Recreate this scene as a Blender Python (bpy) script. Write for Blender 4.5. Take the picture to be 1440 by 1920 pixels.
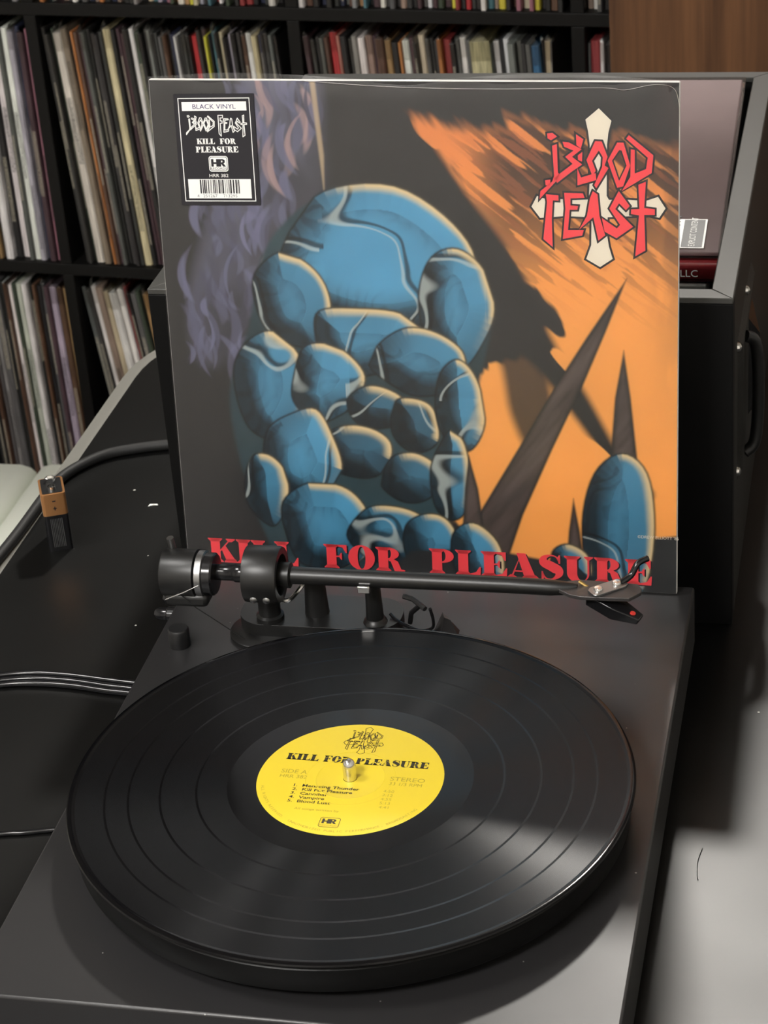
import bpy, math, random
import numpy as np
from mathutils import Vector, Matrix, geometry
random.seed(7)
for o in list(bpy.data.objects): bpy.data.objects.remove(o)
SC = bpy.context.scene
COL = SC.collection
ZO = 775.3            # height of the turntable's deck above the floor, mm.  All coordinates: mm, origin on the deck under the spindle
PI = math.pi
def W(p): return Vector((p[0]*.001, p[1]*.001, (p[2]+ZO)*.001))

# ---------------------------------------------------------------- camera
pitch, yaw, roll, FPX = 0.501175, -0.244577, 0.081430, 4195.6
fw = Vector((math.sin(yaw)*math.cos(pitch), math.cos(yaw)*math.cos(pitch), -math.sin(pitch)))
ri = Vector((math.cos(yaw), -math.sin(yaw), 0)); dn = fw.cross(ri)
r2 = ri*math.cos(roll)+dn*math.sin(roll); d2 = -ri*math.sin(roll)+dn*math.cos(roll)
cam = bpy.data.cameras.new('camera'); co = bpy.data.objects.new('camera', cam); COL.objects.link(co)
M = Matrix((r2, -d2, -fw)).transposed().to_4x4(); M.translation = W((264.216, -937.498, 716.83)); co.matrix_world = M
cam.sensor_fit = 'AUTO'; cam.sensor_width = 36; cam.lens = FPX/1920*36
cam.clip_start = .05; cam.clip_end = 30
cam.dof.use_dof = True; cam.dof.focus_distance = 1.27; cam.dof.aperture_fstop = cam.lens/2.4
SC.camera = co
# ---------------------------------------------------------------- world, exposure
wd = bpy.data.worlds.new('room_air'); SC.world = wd; wd.use_nodes = True
wd.node_tree.nodes['Background'].inputs[0].default_value = (1, .97, .93, 1)
wd.node_tree.nodes['Background'].inputs[1].default_value = .02
SC.view_settings.view_transform = 'Standard'; SC.view_settings.look = 'None'
SC.view_settings.gamma = 1; SC.view_settings.use_curve_mapping = False
SC.view_settings.exposure = 1.0
LAMP_BACK = 250.0      # small round ceiling lamp over the record shelf
LAMP_FRONT = 31.0     # square ceiling fill panel on the viewer's side of the room

# ---------------------------------------------------------------- materials
def nodes(m): return m.node_tree.nodes, m.node_tree.links
def mat(name, col, rough=.5, metal=0, spec=.5, coat=0, coat_rough=.05, noise=0, nscale=20, bump=0, bscale=200, dust=0, dust_scale=90, rnoise=0):
    m = bpy.data.materials.new(name); m.use_nodes = True; N, L = nodes(m); b = N['Principled BSDF']
    c = tuple(col)+(1,)
    b.inputs['Base Color'].default_value = c; b.inputs['Roughness'].default_value = rough
    b.inputs['Metallic'].default_value = metal; b.inputs['Specular IOR Level'].default_value = spec
    b.inputs['Coat Weight'].default_value = coat; b.inputs['Coat Roughness'].default_value = coat_rough
    tc = N.new('ShaderNodeTexCoord'); src = None
    if noise:
        n = N.new('ShaderNodeTexNoise'); n.inputs['Scale'].default_value = nscale; n.inputs['Detail'].default_value = 5
        L.new(tc.outputs['Object'], n.inputs['Vector'])
        mx = N.new('ShaderNodeMix'); mx.data_type = 'RGBA'
        mx.inputs['A'].default_value = tuple(x*(1-noise) for x in col)+(1,); mx.inputs['B'].default_value = tuple(min(1, x*(1+noise)) for x in col)+(1,)
        L.new(n.outputs['Fac'], mx.inputs['Factor']); src = mx.outputs['Result']
    if dust:
        v = N.new('ShaderNodeTexVoronoi'); v.inputs['Scale'].default_value = dust_scale; L.new(tc.outputs['Object'], v.inputs['Vector'])
        wn = N.new('ShaderNodeSeparateColor'); L.new(v.outputs['Color'], wn.inputs[0])
        t = N.new('ShaderNodeMath'); t.operation = 'MULTIPLY'; t.inputs[1].default_value = .16; L.new(wn.outputs[0], t.inputs[0])
        t1 = N.new('ShaderNodeMath'); t1.operation = 'SUBTRACT'; t1.inputs[1].default_value = .095; L.new(t.outputs[0], t1.inputs[0])
        ls = N.new('ShaderNodeMath'); ls.operation = 'LESS_THAN'; L.new(v.outputs['Distance'], ls.inputs[0]); L.new(t1.outputs[0], ls.inputs[1])
        f = N.new('ShaderNodeMath'); f.operation = 'MULTIPLY'; f.inputs[1].default_value = dust; L.new(ls.outputs[0], f.inputs[0])
        mx = N.new('ShaderNodeMix'); mx.data_type = 'RGBA'; mx.inputs['A'].default_value = c; mx.inputs['B'].default_value = (.5, .5, .45, 1)
        if src: L.new(src, mx.inputs['A'])
        L.new(f.outputs[0], mx.inputs['Factor']); src = mx.outputs['Result']
    if src: L.new(src, b.inputs['Base Color'])
    if rnoise:
        n = N.new('ShaderNodeTexNoise'); n.inputs['Scale'].default_value = 9; n.inputs['Detail'].default_value = 6; L.new(tc.outputs['Object'], n.inputs['Vector'])
        mr = N.new('ShaderNodeMapRange'); mr.inputs[3].default_value = rough-rnoise; mr.inputs[4].default_value = rough+rnoise
        L.new(n.outputs['Fac'], mr.inputs[0]); L.new(mr.outputs[0], b.inputs['Roughness'])
    if bump:
        n = N.new('ShaderNodeTexNoise'); n.inputs['Scale'].default_value = bscale; L.new(tc.outputs['Object'], n.inputs['Vector'])
        bp = N.new('ShaderNodeBump'); bp.inputs['Strength'].default_value = bump; bp.inputs['Distance'].default_value = .001
        L.new(n.outputs['Fac'], bp.inputs['Height']); L.new(bp.outputs['Normal'], b.inputs['Normal'])
    return m
def film(name, refl, rough, tint=(1, 1, 1)):
    m = bpy.data.materials.new(name); m.use_nodes = True; N, L = nodes(m); N.remove(N['Principled BSDF'])
    t = N.new('ShaderNodeBsdfTransparent'); t.inputs[0].default_value = tuple(tint)+(1,)
    g = N.new('ShaderNodeBsdfGlossy'); g.inputs['Roughness'].default_value = rough
    fr = N.new('ShaderNodeFresnel'); fr.inputs[0].default_value = 1.45
    a = N.new('ShaderNodeMath'); a.operation = 'MULTIPLY'; a.inputs[1].default_value = refl; L.new(fr.outputs[0], a.inputs[0])
    tc = N.new('ShaderNodeTexCoord'); n = N.new('ShaderNodeTexNoise'); n.inputs['Scale'].default_value = 25; L.new(tc.outputs['Object'], n.inputs['Vector'])
    bp = N.new('ShaderNodeBump'); bp.inputs['Strength'].default_value = .12; bp.inputs['Distance'].default_value = .001; L.new(n.outputs['Fac'], bp.inputs['Height']); L.new(bp.outputs['Normal'], g.inputs['Normal'])
    mx = N.new('ShaderNodeMixShader'); L.new(a.outputs[0], mx.inputs[0]); L.new(t.outputs[0], mx.inputs[1]); L.new(g.outputs[0], mx.inputs[2])
    L.new(mx.outputs[0], N['Material Output'].inputs[0]); return m
def emit(name, col, s):
    m = bpy.data.materials.new(name); m.use_nodes = True; N, L = nodes(m); N.remove(N['Principled BSDF'])
    e = N.new('ShaderNodeEmission'); e.inputs[0].default_value = tuple(col)+(1,); e.inputs[1].default_value = s
    L.new(e.outputs[0], N['Material Output'].inputs[0]); return m
def wood(name):
    m = bpy.data.materials.new(name); m.use_nodes = True; N, L = nodes(m); b = N['Principled BSDF']
    tc = N.new('ShaderNodeTexCoord'); mp = N.new('ShaderNodeMapping'); mp.inputs['Scale'].default_value = (9, 9, .45); L.new(tc.outputs['Object'], mp.inputs[0])
    n = N.new('ShaderNodeTexNoise'); n.inputs['Scale'].default_value = 2.2; n.inputs['Detail'].default_value = 9; n.inputs['Distortion'].default_value = .7; L.new(mp.outputs[0], n.inputs['Vector'])
    n2 = N.new('ShaderNodeTexNoise'); n2.inputs['Scale'].default_value = 22; n2.inputs['Detail'].default_value = 4; L.new(mp.outputs[0], n2.inputs['Vector'])
    ad = N.new('ShaderNodeMath'); ad.operation = 'MULTIPLY_ADD'; ad.inputs[1].default_value = .35; L.new(n2.outputs['Fac'], ad.inputs[0]); L.new(n.outputs['Fac'], ad.inputs[2])
    r = N.new('ShaderNodeValToRGB'); L.new(ad.outputs[0], r.inputs[0])
    r.color_ramp.elements[0].position = .5; r.color_ramp.elements[0].color = (.060, .024, .009, 1)
    r.color_ramp.elements[1].position = .85; r.color_ramp.elements[1].color = (.175, .078, .031, 1)
    L.new(r.outputs[0], b.inputs['Base Color']); b.inputs['Roughness'].default_value = .5; return m
def attr_mat(name, rough):
    m = bpy.data.materials.new(name); m.use_nodes = True; N, L = nodes(m); b = N['Principled BSDF']
    a = N.new('ShaderNodeVertexColor'); a.layer_name = 'Col'; L.new(a.outputs[0], b.inputs['Base Color']); b.inputs['Roughness'].default_value = rough; return m
def spine_mat():
    # spine colour comes from each object's own colour; small lettering-like marks and wear from noise
    m = bpy.data.materials.new('record_spine_card'); m.use_nodes = True; N, L = nodes(m); b = N['Principled BSDF']
    oi = N.new('ShaderNodeObjectInfo'); tc = N.new('ShaderNodeTexCoord')
    sx = N.new('ShaderNodeSeparateXYZ'); L.new(tc.outputs['Object'], sx.inputs[0])
    mp = N.new('ShaderNodeMapping'); mp.inputs['Scale'].default_value = (90, 0, 260); L.new(tc.outputs['Object'], mp.inputs[0])
    cb = N.new('ShaderNodeCombineXYZ'); L.new(oi.outputs['Random'], cb.inputs[0]); sc = N.new('ShaderNodeVectorMath'); sc.operation = 'SCALE'; sc.inputs['Scale'].default_value = 57; L.new(cb.outputs[0], sc.inputs[0])
    av = N.new('ShaderNodeVectorMath'); L.new(mp.outputs[0], av.inputs[0]); L.new(sc.outputs[0], av.inputs[1])
    n = N.new('ShaderNodeTexNoise'); n.inputs['Scale'].default_value = 1; n.inputs['Detail'].default_value = 2; L.new(av.outputs[0], n.inputs['Vector'])
    g = N.new('ShaderNodeMath'); g.operation = 'GREATER_THAN'; g.inputs[1].default_value = .52; L.new(n.outputs['Fac'], g.inputs[0])
    # lettering zone along the spine: start by object random
    st = N.new('ShaderNodeMath'); st.operation = 'MULTIPLY'; st.inputs[1].default_value = .2; L.new(oi.outputs['Random'], st.inputs[0])
    s1 = N.new('ShaderNodeMath'); s1.operation = 'SUBTRACT'; L.new(sx.outputs['Z'], s1.inputs[0]); L.new(st.outputs[0], s1.inputs[1])
    s2 = N.new('ShaderNodeMath'); s2.operation = 'COMPARE'; s2.inputs[1].default_value = .05; s2.inputs[2].default_value = .045; L.new(s1.outputs[0], s2.inputs[0])
    # only the middle of the spine's width
    ax = N.new('ShaderNodeMath'); ax.operation = 'COMPARE'; ax.inputs[1].default_value = .5; ax.inputs[2].default_value = .28; L.new(sx.outputs['X'], ax.inputs[0])
    y = N.new('ShaderNodeMath'); y.operation = 'MULTIPLY'; L.new(g.outputs[0], y.inputs[0]); L.new(s2.outputs[0], y.inputs[1])
    y2 = N.new('ShaderNodeMath'); y2.operation = 'MULTIPLY'; L.new(y.outputs[0], y2.inputs[0]); L.new(ax.outputs[0], y2.inputs[1])
    # contrast colour
    hs = N.new('ShaderNodeSeparateColor'); hs.mode = 'HSV'; L.new(oi.outputs['Color'], hs.inputs[0])
    lt = N.new('ShaderNodeMath'); lt.operation = 'LESS_THAN'; lt.inputs[1].default_value = .2; L.new(hs.outputs[2], lt.inputs[0])
    cm = N.new('ShaderNodeMix'); cm.data_type = 'RGBA'; cm.inputs['A'].default_value = (.03, .03, .03, 1); cm.inputs['B'].default_value = (.42, .38, .3, 1); L.new(lt.outputs[0], cm.inputs['Factor'])
    # blotchy sleeve print
    n3 = N.new('ShaderNodeTexNoise'); n3.inputs['Scale'].default_value = .09; n3.inputs['Detail'].default_value = 3; L.new(av.outputs[0], n3.inputs['Vector'])
    mr = N.new('ShaderNodeMapRange'); mr.inputs[1].default_value = .3; mr.inputs[2].default_value = .7; mr.inputs[3].default_value = .55; mr.inputs[4].default_value = 1.25; L.new(n3.outputs['Fac'], mr.inputs[0])
    vm = N.new('ShaderNodeVectorMath'); vm.operation = 'SCALE'; L.new(oi.outputs['Color'], vm.inputs[0]); L.new(mr.outputs[0], vm.inputs['Scale'])
    mx = N.new('ShaderNodeMix'); mx.data_type = 'RGBA'; L.new(y2.outputs[0], mx.inputs['Factor']); L.new(vm.outputs[0], mx.inputs['A']); L.new(cm.outputs['Result'], mx.inputs['B'])
    L.new(mx.outputs['Result'], b.inputs['Base Color']); b.inputs['Roughness'].default_value = .42; return m
def vinyl_mat():
    m = bpy.data.materials.new('black_vinyl'); m.use_nodes = True; N, L = nodes(m); b = N['Principled BSDF']
    b.inputs['Base Color'].default_value = (.0025, .0025, .003, 1)
    tc = N.new('ShaderNodeTexCoord'); mp = N.new('ShaderNodeMapping'); mp.inputs['Scale'].default_value = (1, 1, 0); L.new(tc.outputs['Object'], mp.inputs[0])
    ln = N.new('ShaderNodeVectorMath'); ln.operation = 'LENGTH'; L.new(mp.outputs[0], ln.inputs[0])
    r = N.new('ShaderNodeValToRGB'); r.color_ramp.interpolation = 'CONSTANT'
    dv = N.new('ShaderNodeMath'); dv.operation = 'DIVIDE'; dv.inputs[1].default_value = .16; L.new(ln.outputs['Value'], dv.inputs[0]); L.new(dv.outputs[0], r.inputs[0])
    # 0 = smooth (dead wax, gaps, edge), 1 = grooves
    stops = [(0, 0), (.0655, 1), (.0812, 0), (.0822, 1), (.1003, 0), (.1013, 1), (.1175, 0), (.1185, 1), (.1297, 0), (.1307, 1), (.1462, 0)]
    e = r.color_ramp.elements
    while len(e) > 1: e.remove(e[-1])
    e[0].position = 0; e[0].color = (0, 0, 0, 1)
    for p, v in stops[1:]:
        q = e.new(p/.16); q.color = (v, v, v, 1)
    a = N.new('ShaderNodeMath'); a.operation = 'MULTIPLY'; a.inputs[1].default_value = ANISO; L.new(r.outputs[0], a.inputs[0]); L.new(a.outputs[0], b.inputs['Anisotropic'])
    ro = N.new('ShaderNodeMapRange'); ro.inputs[3].default_value = .12; ro.inputs[4].default_value = GROOVE_ROUGH; L.new(r.outputs[0], ro.inputs[0]); L.new(ro.outputs[0], b.inputs['Roughness'])
    tg = N.new('ShaderNodeTangent'); tg.direction_type = 'RADIAL'; tg.axis = 'Z'; L.new(tg.outputs[0], b.inputs['Tangent'])
    b.inputs['Anisotropic Rotation'].default_value = ANISO_ROT
    b.inputs['Specular IOR Level'].default_value = .24
    return m
ANISO, GROOVE_ROUGH, ANISO_ROT = 1.0, .27, 0.25

MT = {}
MT['black_satin'] = mat('black_satin_lacquer', (.0165, .016, .0168), .38, spec=.55, dust=.5, dust_scale=110, rnoise=.05)
MT['table'] = mat('black_dusty_laminate', (.003, .003, .0029), .36, spec=.48, dust=.9, dust_scale=48, rnoise=.05)
MT['edge_trim'] = mat('grey_plastic_edging', (.20, .195, .175), .35)
MT['black_plastic'] = mat('black_plastic', (.007, .007, .0075), .42)
MT['black_gloss'] = mat('glossy_black_plastic', (.008, .008, .009), .18)
MT['black_rubber'] = mat('black_rubber', (.012, .012, .012), .6)
MT['platter'] = mat('black_platter', (.004, .004, .004), .4, spec=.22)
MT['felt'] = mat('black_felt', (.006, .006, .006), .95, spec=.1)
MT['arm_black'] = mat('black_anodised_metal', (.009, .009, .009), .38, spec=.5)
MT['grey_plate'] = mat('dark_grey_anodised_plate', (.075, .07, .07), .42, metal=.6)
MT['silver'] = mat('polished_silver', (.75, .74, .72), .2, metal=1)
MT['steel'] = mat('brushed_steel', (.32, .32, .32), .35, metal=1)
MT['gold'] = mat('gold_plate', (.8, .55, .2), .3, metal=1)
MT['copper'] = mat('copper_foil', (.62, .30, .12), .34, metal=.75)
MT['red_dot'] = mat('red_paint', (.6, .04, .03), .4)
MT['crate'] = mat('black_painted_board', (.003, .003, .003), .6, spec=.15)
MT['crate_side'] = mat('black_textured_vinyl', (.014, .013, .0115), .5, spec=.3, bump=.3, bscale=500)
MT['crate_rim'] = mat('grey_painted_rim', (.046, .0455, .042), .42, noise=.15)
MT['shelf'] = mat('black_brown_foil', (.006, .0057, .0053), .55, spec=.22)
MT['wall'] = mat('off_white_paint', (.62, .60, .56), .8, noise=.04)
MT['wall_dark'] = mat('dark_taupe_paint', (.10, .092, .085), .8, noise=.06)
MT['floor'] = mat('dark_wood_floor', (.10, .07, .045), .5, noise=.3, nscale=6)
MT['wood'] = wood('brown_wood_veneer')
MT['white_pad'] = mat('pale_vinyl_upholstery', (.80, .83, .74), .45, noise=.04)
MT['white'] = mat('white_print', (.85, .85, .83), .45)
MT['cream'] = mat('cream_print', (.86, .79, .66), .45)
MT['red'] = mat('red_print', (.93, .07, .09), .42)
MT['black_print'] = mat('black_print', (.012, .011, .016), .4)
MT['grey_print'] = mat('grey_print', (.22, .22, .25), .45)
MT['faint_print'] = mat('faint_grey_print', (.06, .06, .062), .5)
MT['navy_print'] = mat('violet_ink', (.05, .03, .14), .45)
MT['yellow'] = mat('yellow_label_paper', (.72, .55, .035), .38, spec=.4)
MT['dim_print'] = mat('pale_brown_ink', (.42, .33, .03), .5)
MT['dark_ink'] = mat('dark_ink', (.03, .025, .012), .5)
MT['card'] = mat('white_card', (.72, .70, .68), .6)
MT['purple'] = mat('dusty_mauve_card', (.38, .27, .285), .42, noise=.3, nscale=14)
MT['red_case'] = mat('dark_red_card', (.42, .045, .055), .25)
MT['clear_grey'] = mat('grey_sleeve_card', (.24, .24, .23), .3, noise=.3, nscale=30)
MT['dark_card'] = mat('dark_sleeve_card', (.03, .028, .026), .35)
MT['film'] = film('clear_shrink_film', 1.9, .30)
MT['sleeve_film'] = film('clear_plastic_sleeve', 1.4, .14, (.95, .95, .94))
MT['cover'] = attr_mat('printed_cover', .42)
MT['spine'] = spine_mat()
MT['vinyl'] = vinyl_mat()
MT['lamp_back'] = emit('lamp_glow', (1, .96, .89), LAMP_BACK)
MT['lamp_front'] = emit('panel_glow', (1, .975, .94), LAMP_FRONT)
MT['fill_side'] = emit('side_fill_glow', (1, .975, .94), 20.0)  # fill glow for the added panel at left
MT['lint'] = mat('white_lint', (.8, .8, .76), .7)

# ---------------------------------------------------------------- geometry helpers
class G:
    def __init__(s): s.v = []; s.f = []
    def add(s, vs, fs):
        k = len(s.v); s.v += [tuple(p) for p in vs]; s.f += [tuple(i+k for i in f) for f in fs]; return s
    def box(s, x0, x1, y0, y1, z0, z1):
        return s.add([(x0,y0,z0),(x1,y0,z0),(x1,y1,z0),(x0,y1,z0),(x0,y0,z1),(x1,y0,z1),(x1,y1,z1),(x0,y1,z1)],
                     [(3,2,1,0),(4,5,6,7),(0,1,5,4),(1,2,6,5),(2,3,7,6),(3,0,4,7)])
    def prism(s, poly, z0, z1):
        n = len(poly); t = geometry.tessellate_polygon([[Vector((a, b, 0)) for a, b in poly]])
        vs = [(a, b, z0) for a, b in poly]+[(a, b, z1) for a, b in poly]
        ar = sum(poly[i][0]*poly[(i+1) % n][1]-poly[(i+1) % n][0]*poly[i][1] for i in range(n))
        fs = []
        for tri in t:
            a, b, c = tri
            cr = (poly[b][0]-poly[a][0])*(poly[c][1]-poly[a][1])-(poly[b][1]-poly[a][1])*(poly[c][0]-poly[a][0])
            if cr < 0: a, b, c = a, c, b
            fs += [(a+n, b+n, c+n), (c, b, a)]
        for i in range(n):
            j = (i+1) % n; fs.append((i, j, j+n, i+n) if ar > 0 else (j, i, i+n, j+n))
        return s.add(vs, fs)
    def flat(s, loops, z=0):      # filled flat polygon, loops[1:] are holes
        pts = [p for l in loops for p in l]
        t = geometry.tessellate_polygon([[Vector((a, b, 0)) for a, b in l] for l in loops]); fs = []
        for a, b, c in t:
            cr = (pts[b][0]-pts[a][0])*(pts[c][1]-pts[a][1])-(pts[b][1]-pts[a][1])*(pts[c][0]-pts[a][0])
            if abs(cr) < 1e-12: continue
            fs.append((a, b, c) if cr > 0 else (a, c, b))
        return s.add([(a, b, z) for a, b in pts], fs)
    def tube(s, pts, r, n=10, cap=True):
        P = [Vector(p) for p in pts]; R = r if hasattr(r, '__len__') else [r]*len(P); k = len(P); vs = []; ref = None
        for i in range(k):
            t = (P[min(i+1, k-1)]-P[max(i-1, 0)]).normalized()
            if ref is None: ref = Vector((0, 0, 1)) if abs(t.z) < .9 else Vector((0, 1, 0))
            a = ref-t*ref.dot(t); a.normalize(); ref = a; b = t.cross(a)
            for j in range(n):
                q = 2*PI*j/n; vs.append(P[i]+(a*math.cos(q)+b*math.sin(q))*R[i])
        fs = [(i*n+j, i*n+(j+1) % n, (i+1)*n+(j+1) % n, (i+1)*n+j) for i in range(k-1) for j in range(n)]
        if cap: fs += [tuple(range(n-1, -1, -1)), tuple(range((k-1)*n, k*n))]
        return s.add(vs, fs)
    def lathe(s, prof, axis='z', c=(0, 0, 0), n=48, close=True):    # prof: (radius, height)
        vs = []; k = len(prof)
        for r, h in prof:
            for j in range(n):
                q = 2*PI*j/n; a, b = r*math.cos(q), r*math.sin(q)
                vs.append((c[0]+a, c[1]+b, c[2]+h) if axis == 'z' else (c[0]+h, c[1]+a, c[2]+b) if axis == 'x' else (c[0]+b, c[1]+h, c[2]+a))
        fs = [(i*n+j, i*n+(j+1) % n, (i+1)*n+(j+1) % n, (i+1)*n+j) for i in range(k-1) for j in range(n)]
        if close: fs += [tuple(range(n-1, -1, -1)), tuple(range((k-1)*n, k*n))]
        return s.add(vs, fs)
    def map(s, fn): s.v = [tuple(fn(p)) for p in s.v]; return s
def spline(pts, n=8):
    P = [Vector(p) for p in pts]; out = []
    for i in range(len(P)-1):
        p0, p1, p2, p3 = P[max(i-1, 0)], P[i], P[i+1], P[min(i+2, len(P)-1)]
        for k in range(n):
            t = k/n; out.append(.5*((2*p1)+(p2-p0)*t+(2*p0-5*p1+4*p2-p3)*t*t+(3*p1-p0-3*p2+p3)*t**3))
    return out+[P[-1]]
def link(name, data, m, parent=None, loc=None):
    o = bpy.data.objects.new(name, data); COL.objects.link(o)
    if data is not None and m is not None: data.materials.append(m)
    if parent is not None: o.parent = parent
    if loc is not None: o.location = loc
    return o
def mesh(name, g, base=(0, 0, 0), smooth=40, fn=None):
    b = W(base); me = bpy.data.meshes.new(name); me.from_pydata([W(fn(p) if fn else p)-b for p in g.v], [], g.f); me.update()
    if smooth:
        for p in me.polygons: p.use_smooth = True
        me.set_sharp_from_angle(angle=math.radians(smooth))
    return me
def bev(o, w, seg=2):
    b = o.modifiers.new('bevel', 'BEVEL'); b.width = w*.001; b.segments = seg; b.limit_method = 'ANGLE'; b.angle_limit = .6; b.harden_normals = False; return o
BASE = {}
def root(o):
    while o.parent: o = o.parent
    return o
def thing(name, label, cat, base, group=None):
    o = link(name, None, None, loc=W(base)); o.empty_display_size = .02; BASE[o.name] = base; tag(o, label, cat, group); return o
def tag(o, label=None, cat=None, group=None, kind=None):
    if label: o['label'] = label
    if cat: o['category'] = cat
    if group: o['group'] = group
    if kind: o['kind'] = kind
    return o
def part(name, g, m, parent, smooth=40, bevel=0, fn=None, label=None):
    base = BASE[root(parent).name]
    o = link(name, mesh(name, g, base, smooth, fn), MT[m], parent)
    if bevel: bev(o, bevel)
    if label: o['label'] = label
    return o
def solo(name, g, m, label, cat, base, smooth=40, bevel=0, fn=None, group=None):
    o = link(name, mesh(name, g, base, smooth, fn), MT[m], loc=W(base)); BASE[o.name] = base
    if bevel: bev(o, bevel)
    return tag(o, label, cat, group)
def struct(name, g, m, fn=None):
    o = link(name, mesh(name, g, (0, 0, -ZO), 0, fn), MT[m]); o['kind'] = 'structure'; return o

# ---------------------------------------------------------------- lettering helpers
def text_g(body, h, cx=None, x=None, y=0, squeeze=1.0, right=None, bold=0):
    """flat letters (built-in sans font), height of capitals h, baseline y"""
    cu = bpy.data.curves.new('t', 'FONT'); cu.body = body; cu.size = 1; cu.resolution_u = 3; cu.offset = bold
    ob = bpy.data.objects.new('t', cu)
    me = bpy.data.meshes.new_from_object(ob); bpy.data.objects.remove(ob); bpy.data.curves.remove(cu)
    k = h/.729; g = G(); vs = [(v.co.x*k*squeeze, v.co.y*k, 0) for v in me.vertices]
    xs = [v[0] for v in vs] or [0]; lo, hi = min(xs), max(xs)
    dx = (cx-(lo+hi)/2) if cx is not None else (right-hi if right is not None else x-lo)
    g.add([(a+dx, b+y, 0) for a, b, _ in vs], [tuple(p.vertices) for p in me.polygons]); bpy.data.meshes.remove(me); return g
def ell(cx, cy, a, b, n=28, t0=0, t1=2*PI):
    return [(cx+a*math.cos(t0+(t1-t0)*i/n), cy+b*math.sin(t0+(t1-t0)*i/n)) for i in range(n+(0 if abs(t1-t0-2*PI) < 1e-6 else 1))]
def R_(a, b, c, d): return [[(a, b), (c, b), (c, d), (a, d)]]
def serif(x0, x1, y, up, s0, s1):    # bracketed hairline serif under/over the stem s0..s1
    d = .07 if up else -.07
    return [[(x0, y), (x1, y), (x1, y+d*.6), (s1, y+d*2), (s0, y+d*2), (x0, y+d*.6)]]
def halfring(x0, yc, a, b, ia, ib):
    o = [(x0, yc-b)]+ell(x0, yc, a, b, 20, -PI/2, PI/2)+[(x0, yc+b)]
    i = [(x0-.001, yc-ib)]+ell(x0, yc, ia, ib, 16, -PI/2, PI/2)+[(x0-.001, yc+ib)]
    return [o+i[::-1]]
def brush(pts, ws):
    out = []; P = [Vector((a, b)) for a, b in pts]
    P3 = spline([(a, b, 0) for a, b in pts], 6); W3 = spline([(w, 0, 0) for w in ws], 6)
    l, r = [], []
    for i, p in enumerate(P3):
        t = (P3[min(i+1, len(P3)-1)]-P3[max(i-1, 0)]).normalized(); nrm = Vector((-t.y, t.x, 0)); w = max(.01, W3[i].x)/2
        l.append(((p+nrm*w).x, (p+nrm*w).y)); r.append(((p-nrm*w).x, (p-nrm*w).y))
    return [[(l[i], l[i+1], r[i+1], r[i]) for i in range(len(l)-1)]]
def stem(a, b, y0=0, y1=1, ext=.09):
    return [R_(a, y0, b, y1), serif(a-ext, b+ext, y0, True, a, b), serif(a-ext, b+ext, y1, False, a, b)]
# fat-face letters on a 1-high grid: (advance, [polygon sets])
FAT = {
 'I': (.52, stem(.1, .42)),
 'L': (.82, stem(.1, .42)+[[[(.42, 0), (.80, 0), (.82, .36), (.78, .36), (.66, .14), (.42, .06)]]]),
 'K': (.98, stem(.1, .42)+[[[(.42, .44), (.42, .52), (.74, .94), (.80, .94)]], serif(.64, .96, 1, False, .74, .84), [[(.46, .56), (.60, .72), (.96, .05), (.62, .05)]], serif(.54, .99, 0, True, .62, .94)]),
 'F': (.80, stem(.1, .42)+[[[(.42, 1), (.78, 1), (.78, .66), (.74, .66), (.64, .88), (.42, .94)]], [[(.42, .47), (.52, .48), (.58, .36), (.61, .36), (.61, .66), (.58, .66), (.52, .54), (.42, .53)]]]),
 'E': (.84, stem(.1, .42)+[[[(.42, 1), (.80, 1), (.80, .66), (.76, .66), (.66, .88), (.42, .94)]], [[(.42, .47), (.52, .48), (.58, .36), (.61, .36), (.61, .66), (.58, .66), (.52, .54), (.42, .53)]], [[(.42, 0), (.82, 0), (.84, .36), (.80, .36), (.68, .13), (.42, .06)]]]),
 'P': (.84, stem(.1, .42)+[halfring(.42, .72, .38, .28, .12, .22)]),
 'R': (.96, stem(.1, .42)+[halfring(.42, .74, .36, .26, .10, .20), [[(.44, .47), (.60, .52), (.74, .42), (.84, .10), (.97, .07), (.96, .01), (.80, -.03), (.62, .02), (.54, .28), (.50, .42), (.44, .43)]]]),
 'O': (.92, [[ell(.46, .5, .44, .53, 32), ell(.46, .5, .13, .47, 24)]]),
 'A': (.98, [[[(.30, 1), (.58, 1), (.90, .04), (.54, .04)]], [[(.40, .86), (.44, .94), (.17, .04), (.11, .04)]], R_(.20, .25, .55, .31), serif(0, .30, 0, True, .10, .18), serif(.47, .99, 0, True, .55, .90)]),
 'U': (.94, [R_(.1, .30, .42, 1), serif(.01, .51, 1, False, .1, .42), R_(.74, .30, .80, 1), serif(.64, .92, 1, False, .73, .81),
             [ [(.1, .32)]+ell(.45, .32, .35, .36, 20, PI, 2*PI)+[(.80, .32), (.74, .32)]+ell(.58, .32, .16, .28, 16, 0, -PI)[0:]+[(.42, .32)] ]]),
 'S': (.80, [('b', [(.66, .72), (.56, .93), (.36, .97), (.18, .86), (.20, .68), (.42, .54), (.60, .40), (.64, .22), (.46, .04), (.24, .06), (.12, .30)], [.05, .05, .07, .20, .33, .36, .36, .22, .07, .05, .05]), [[(.64, .66), (.69, .66), (.69, 1), (.65, 1), (.60, .90)]], [[(.10, .34), (.14, .34), (.20, .12), (.14, 0), (.10, 0)]]]),
}
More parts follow.
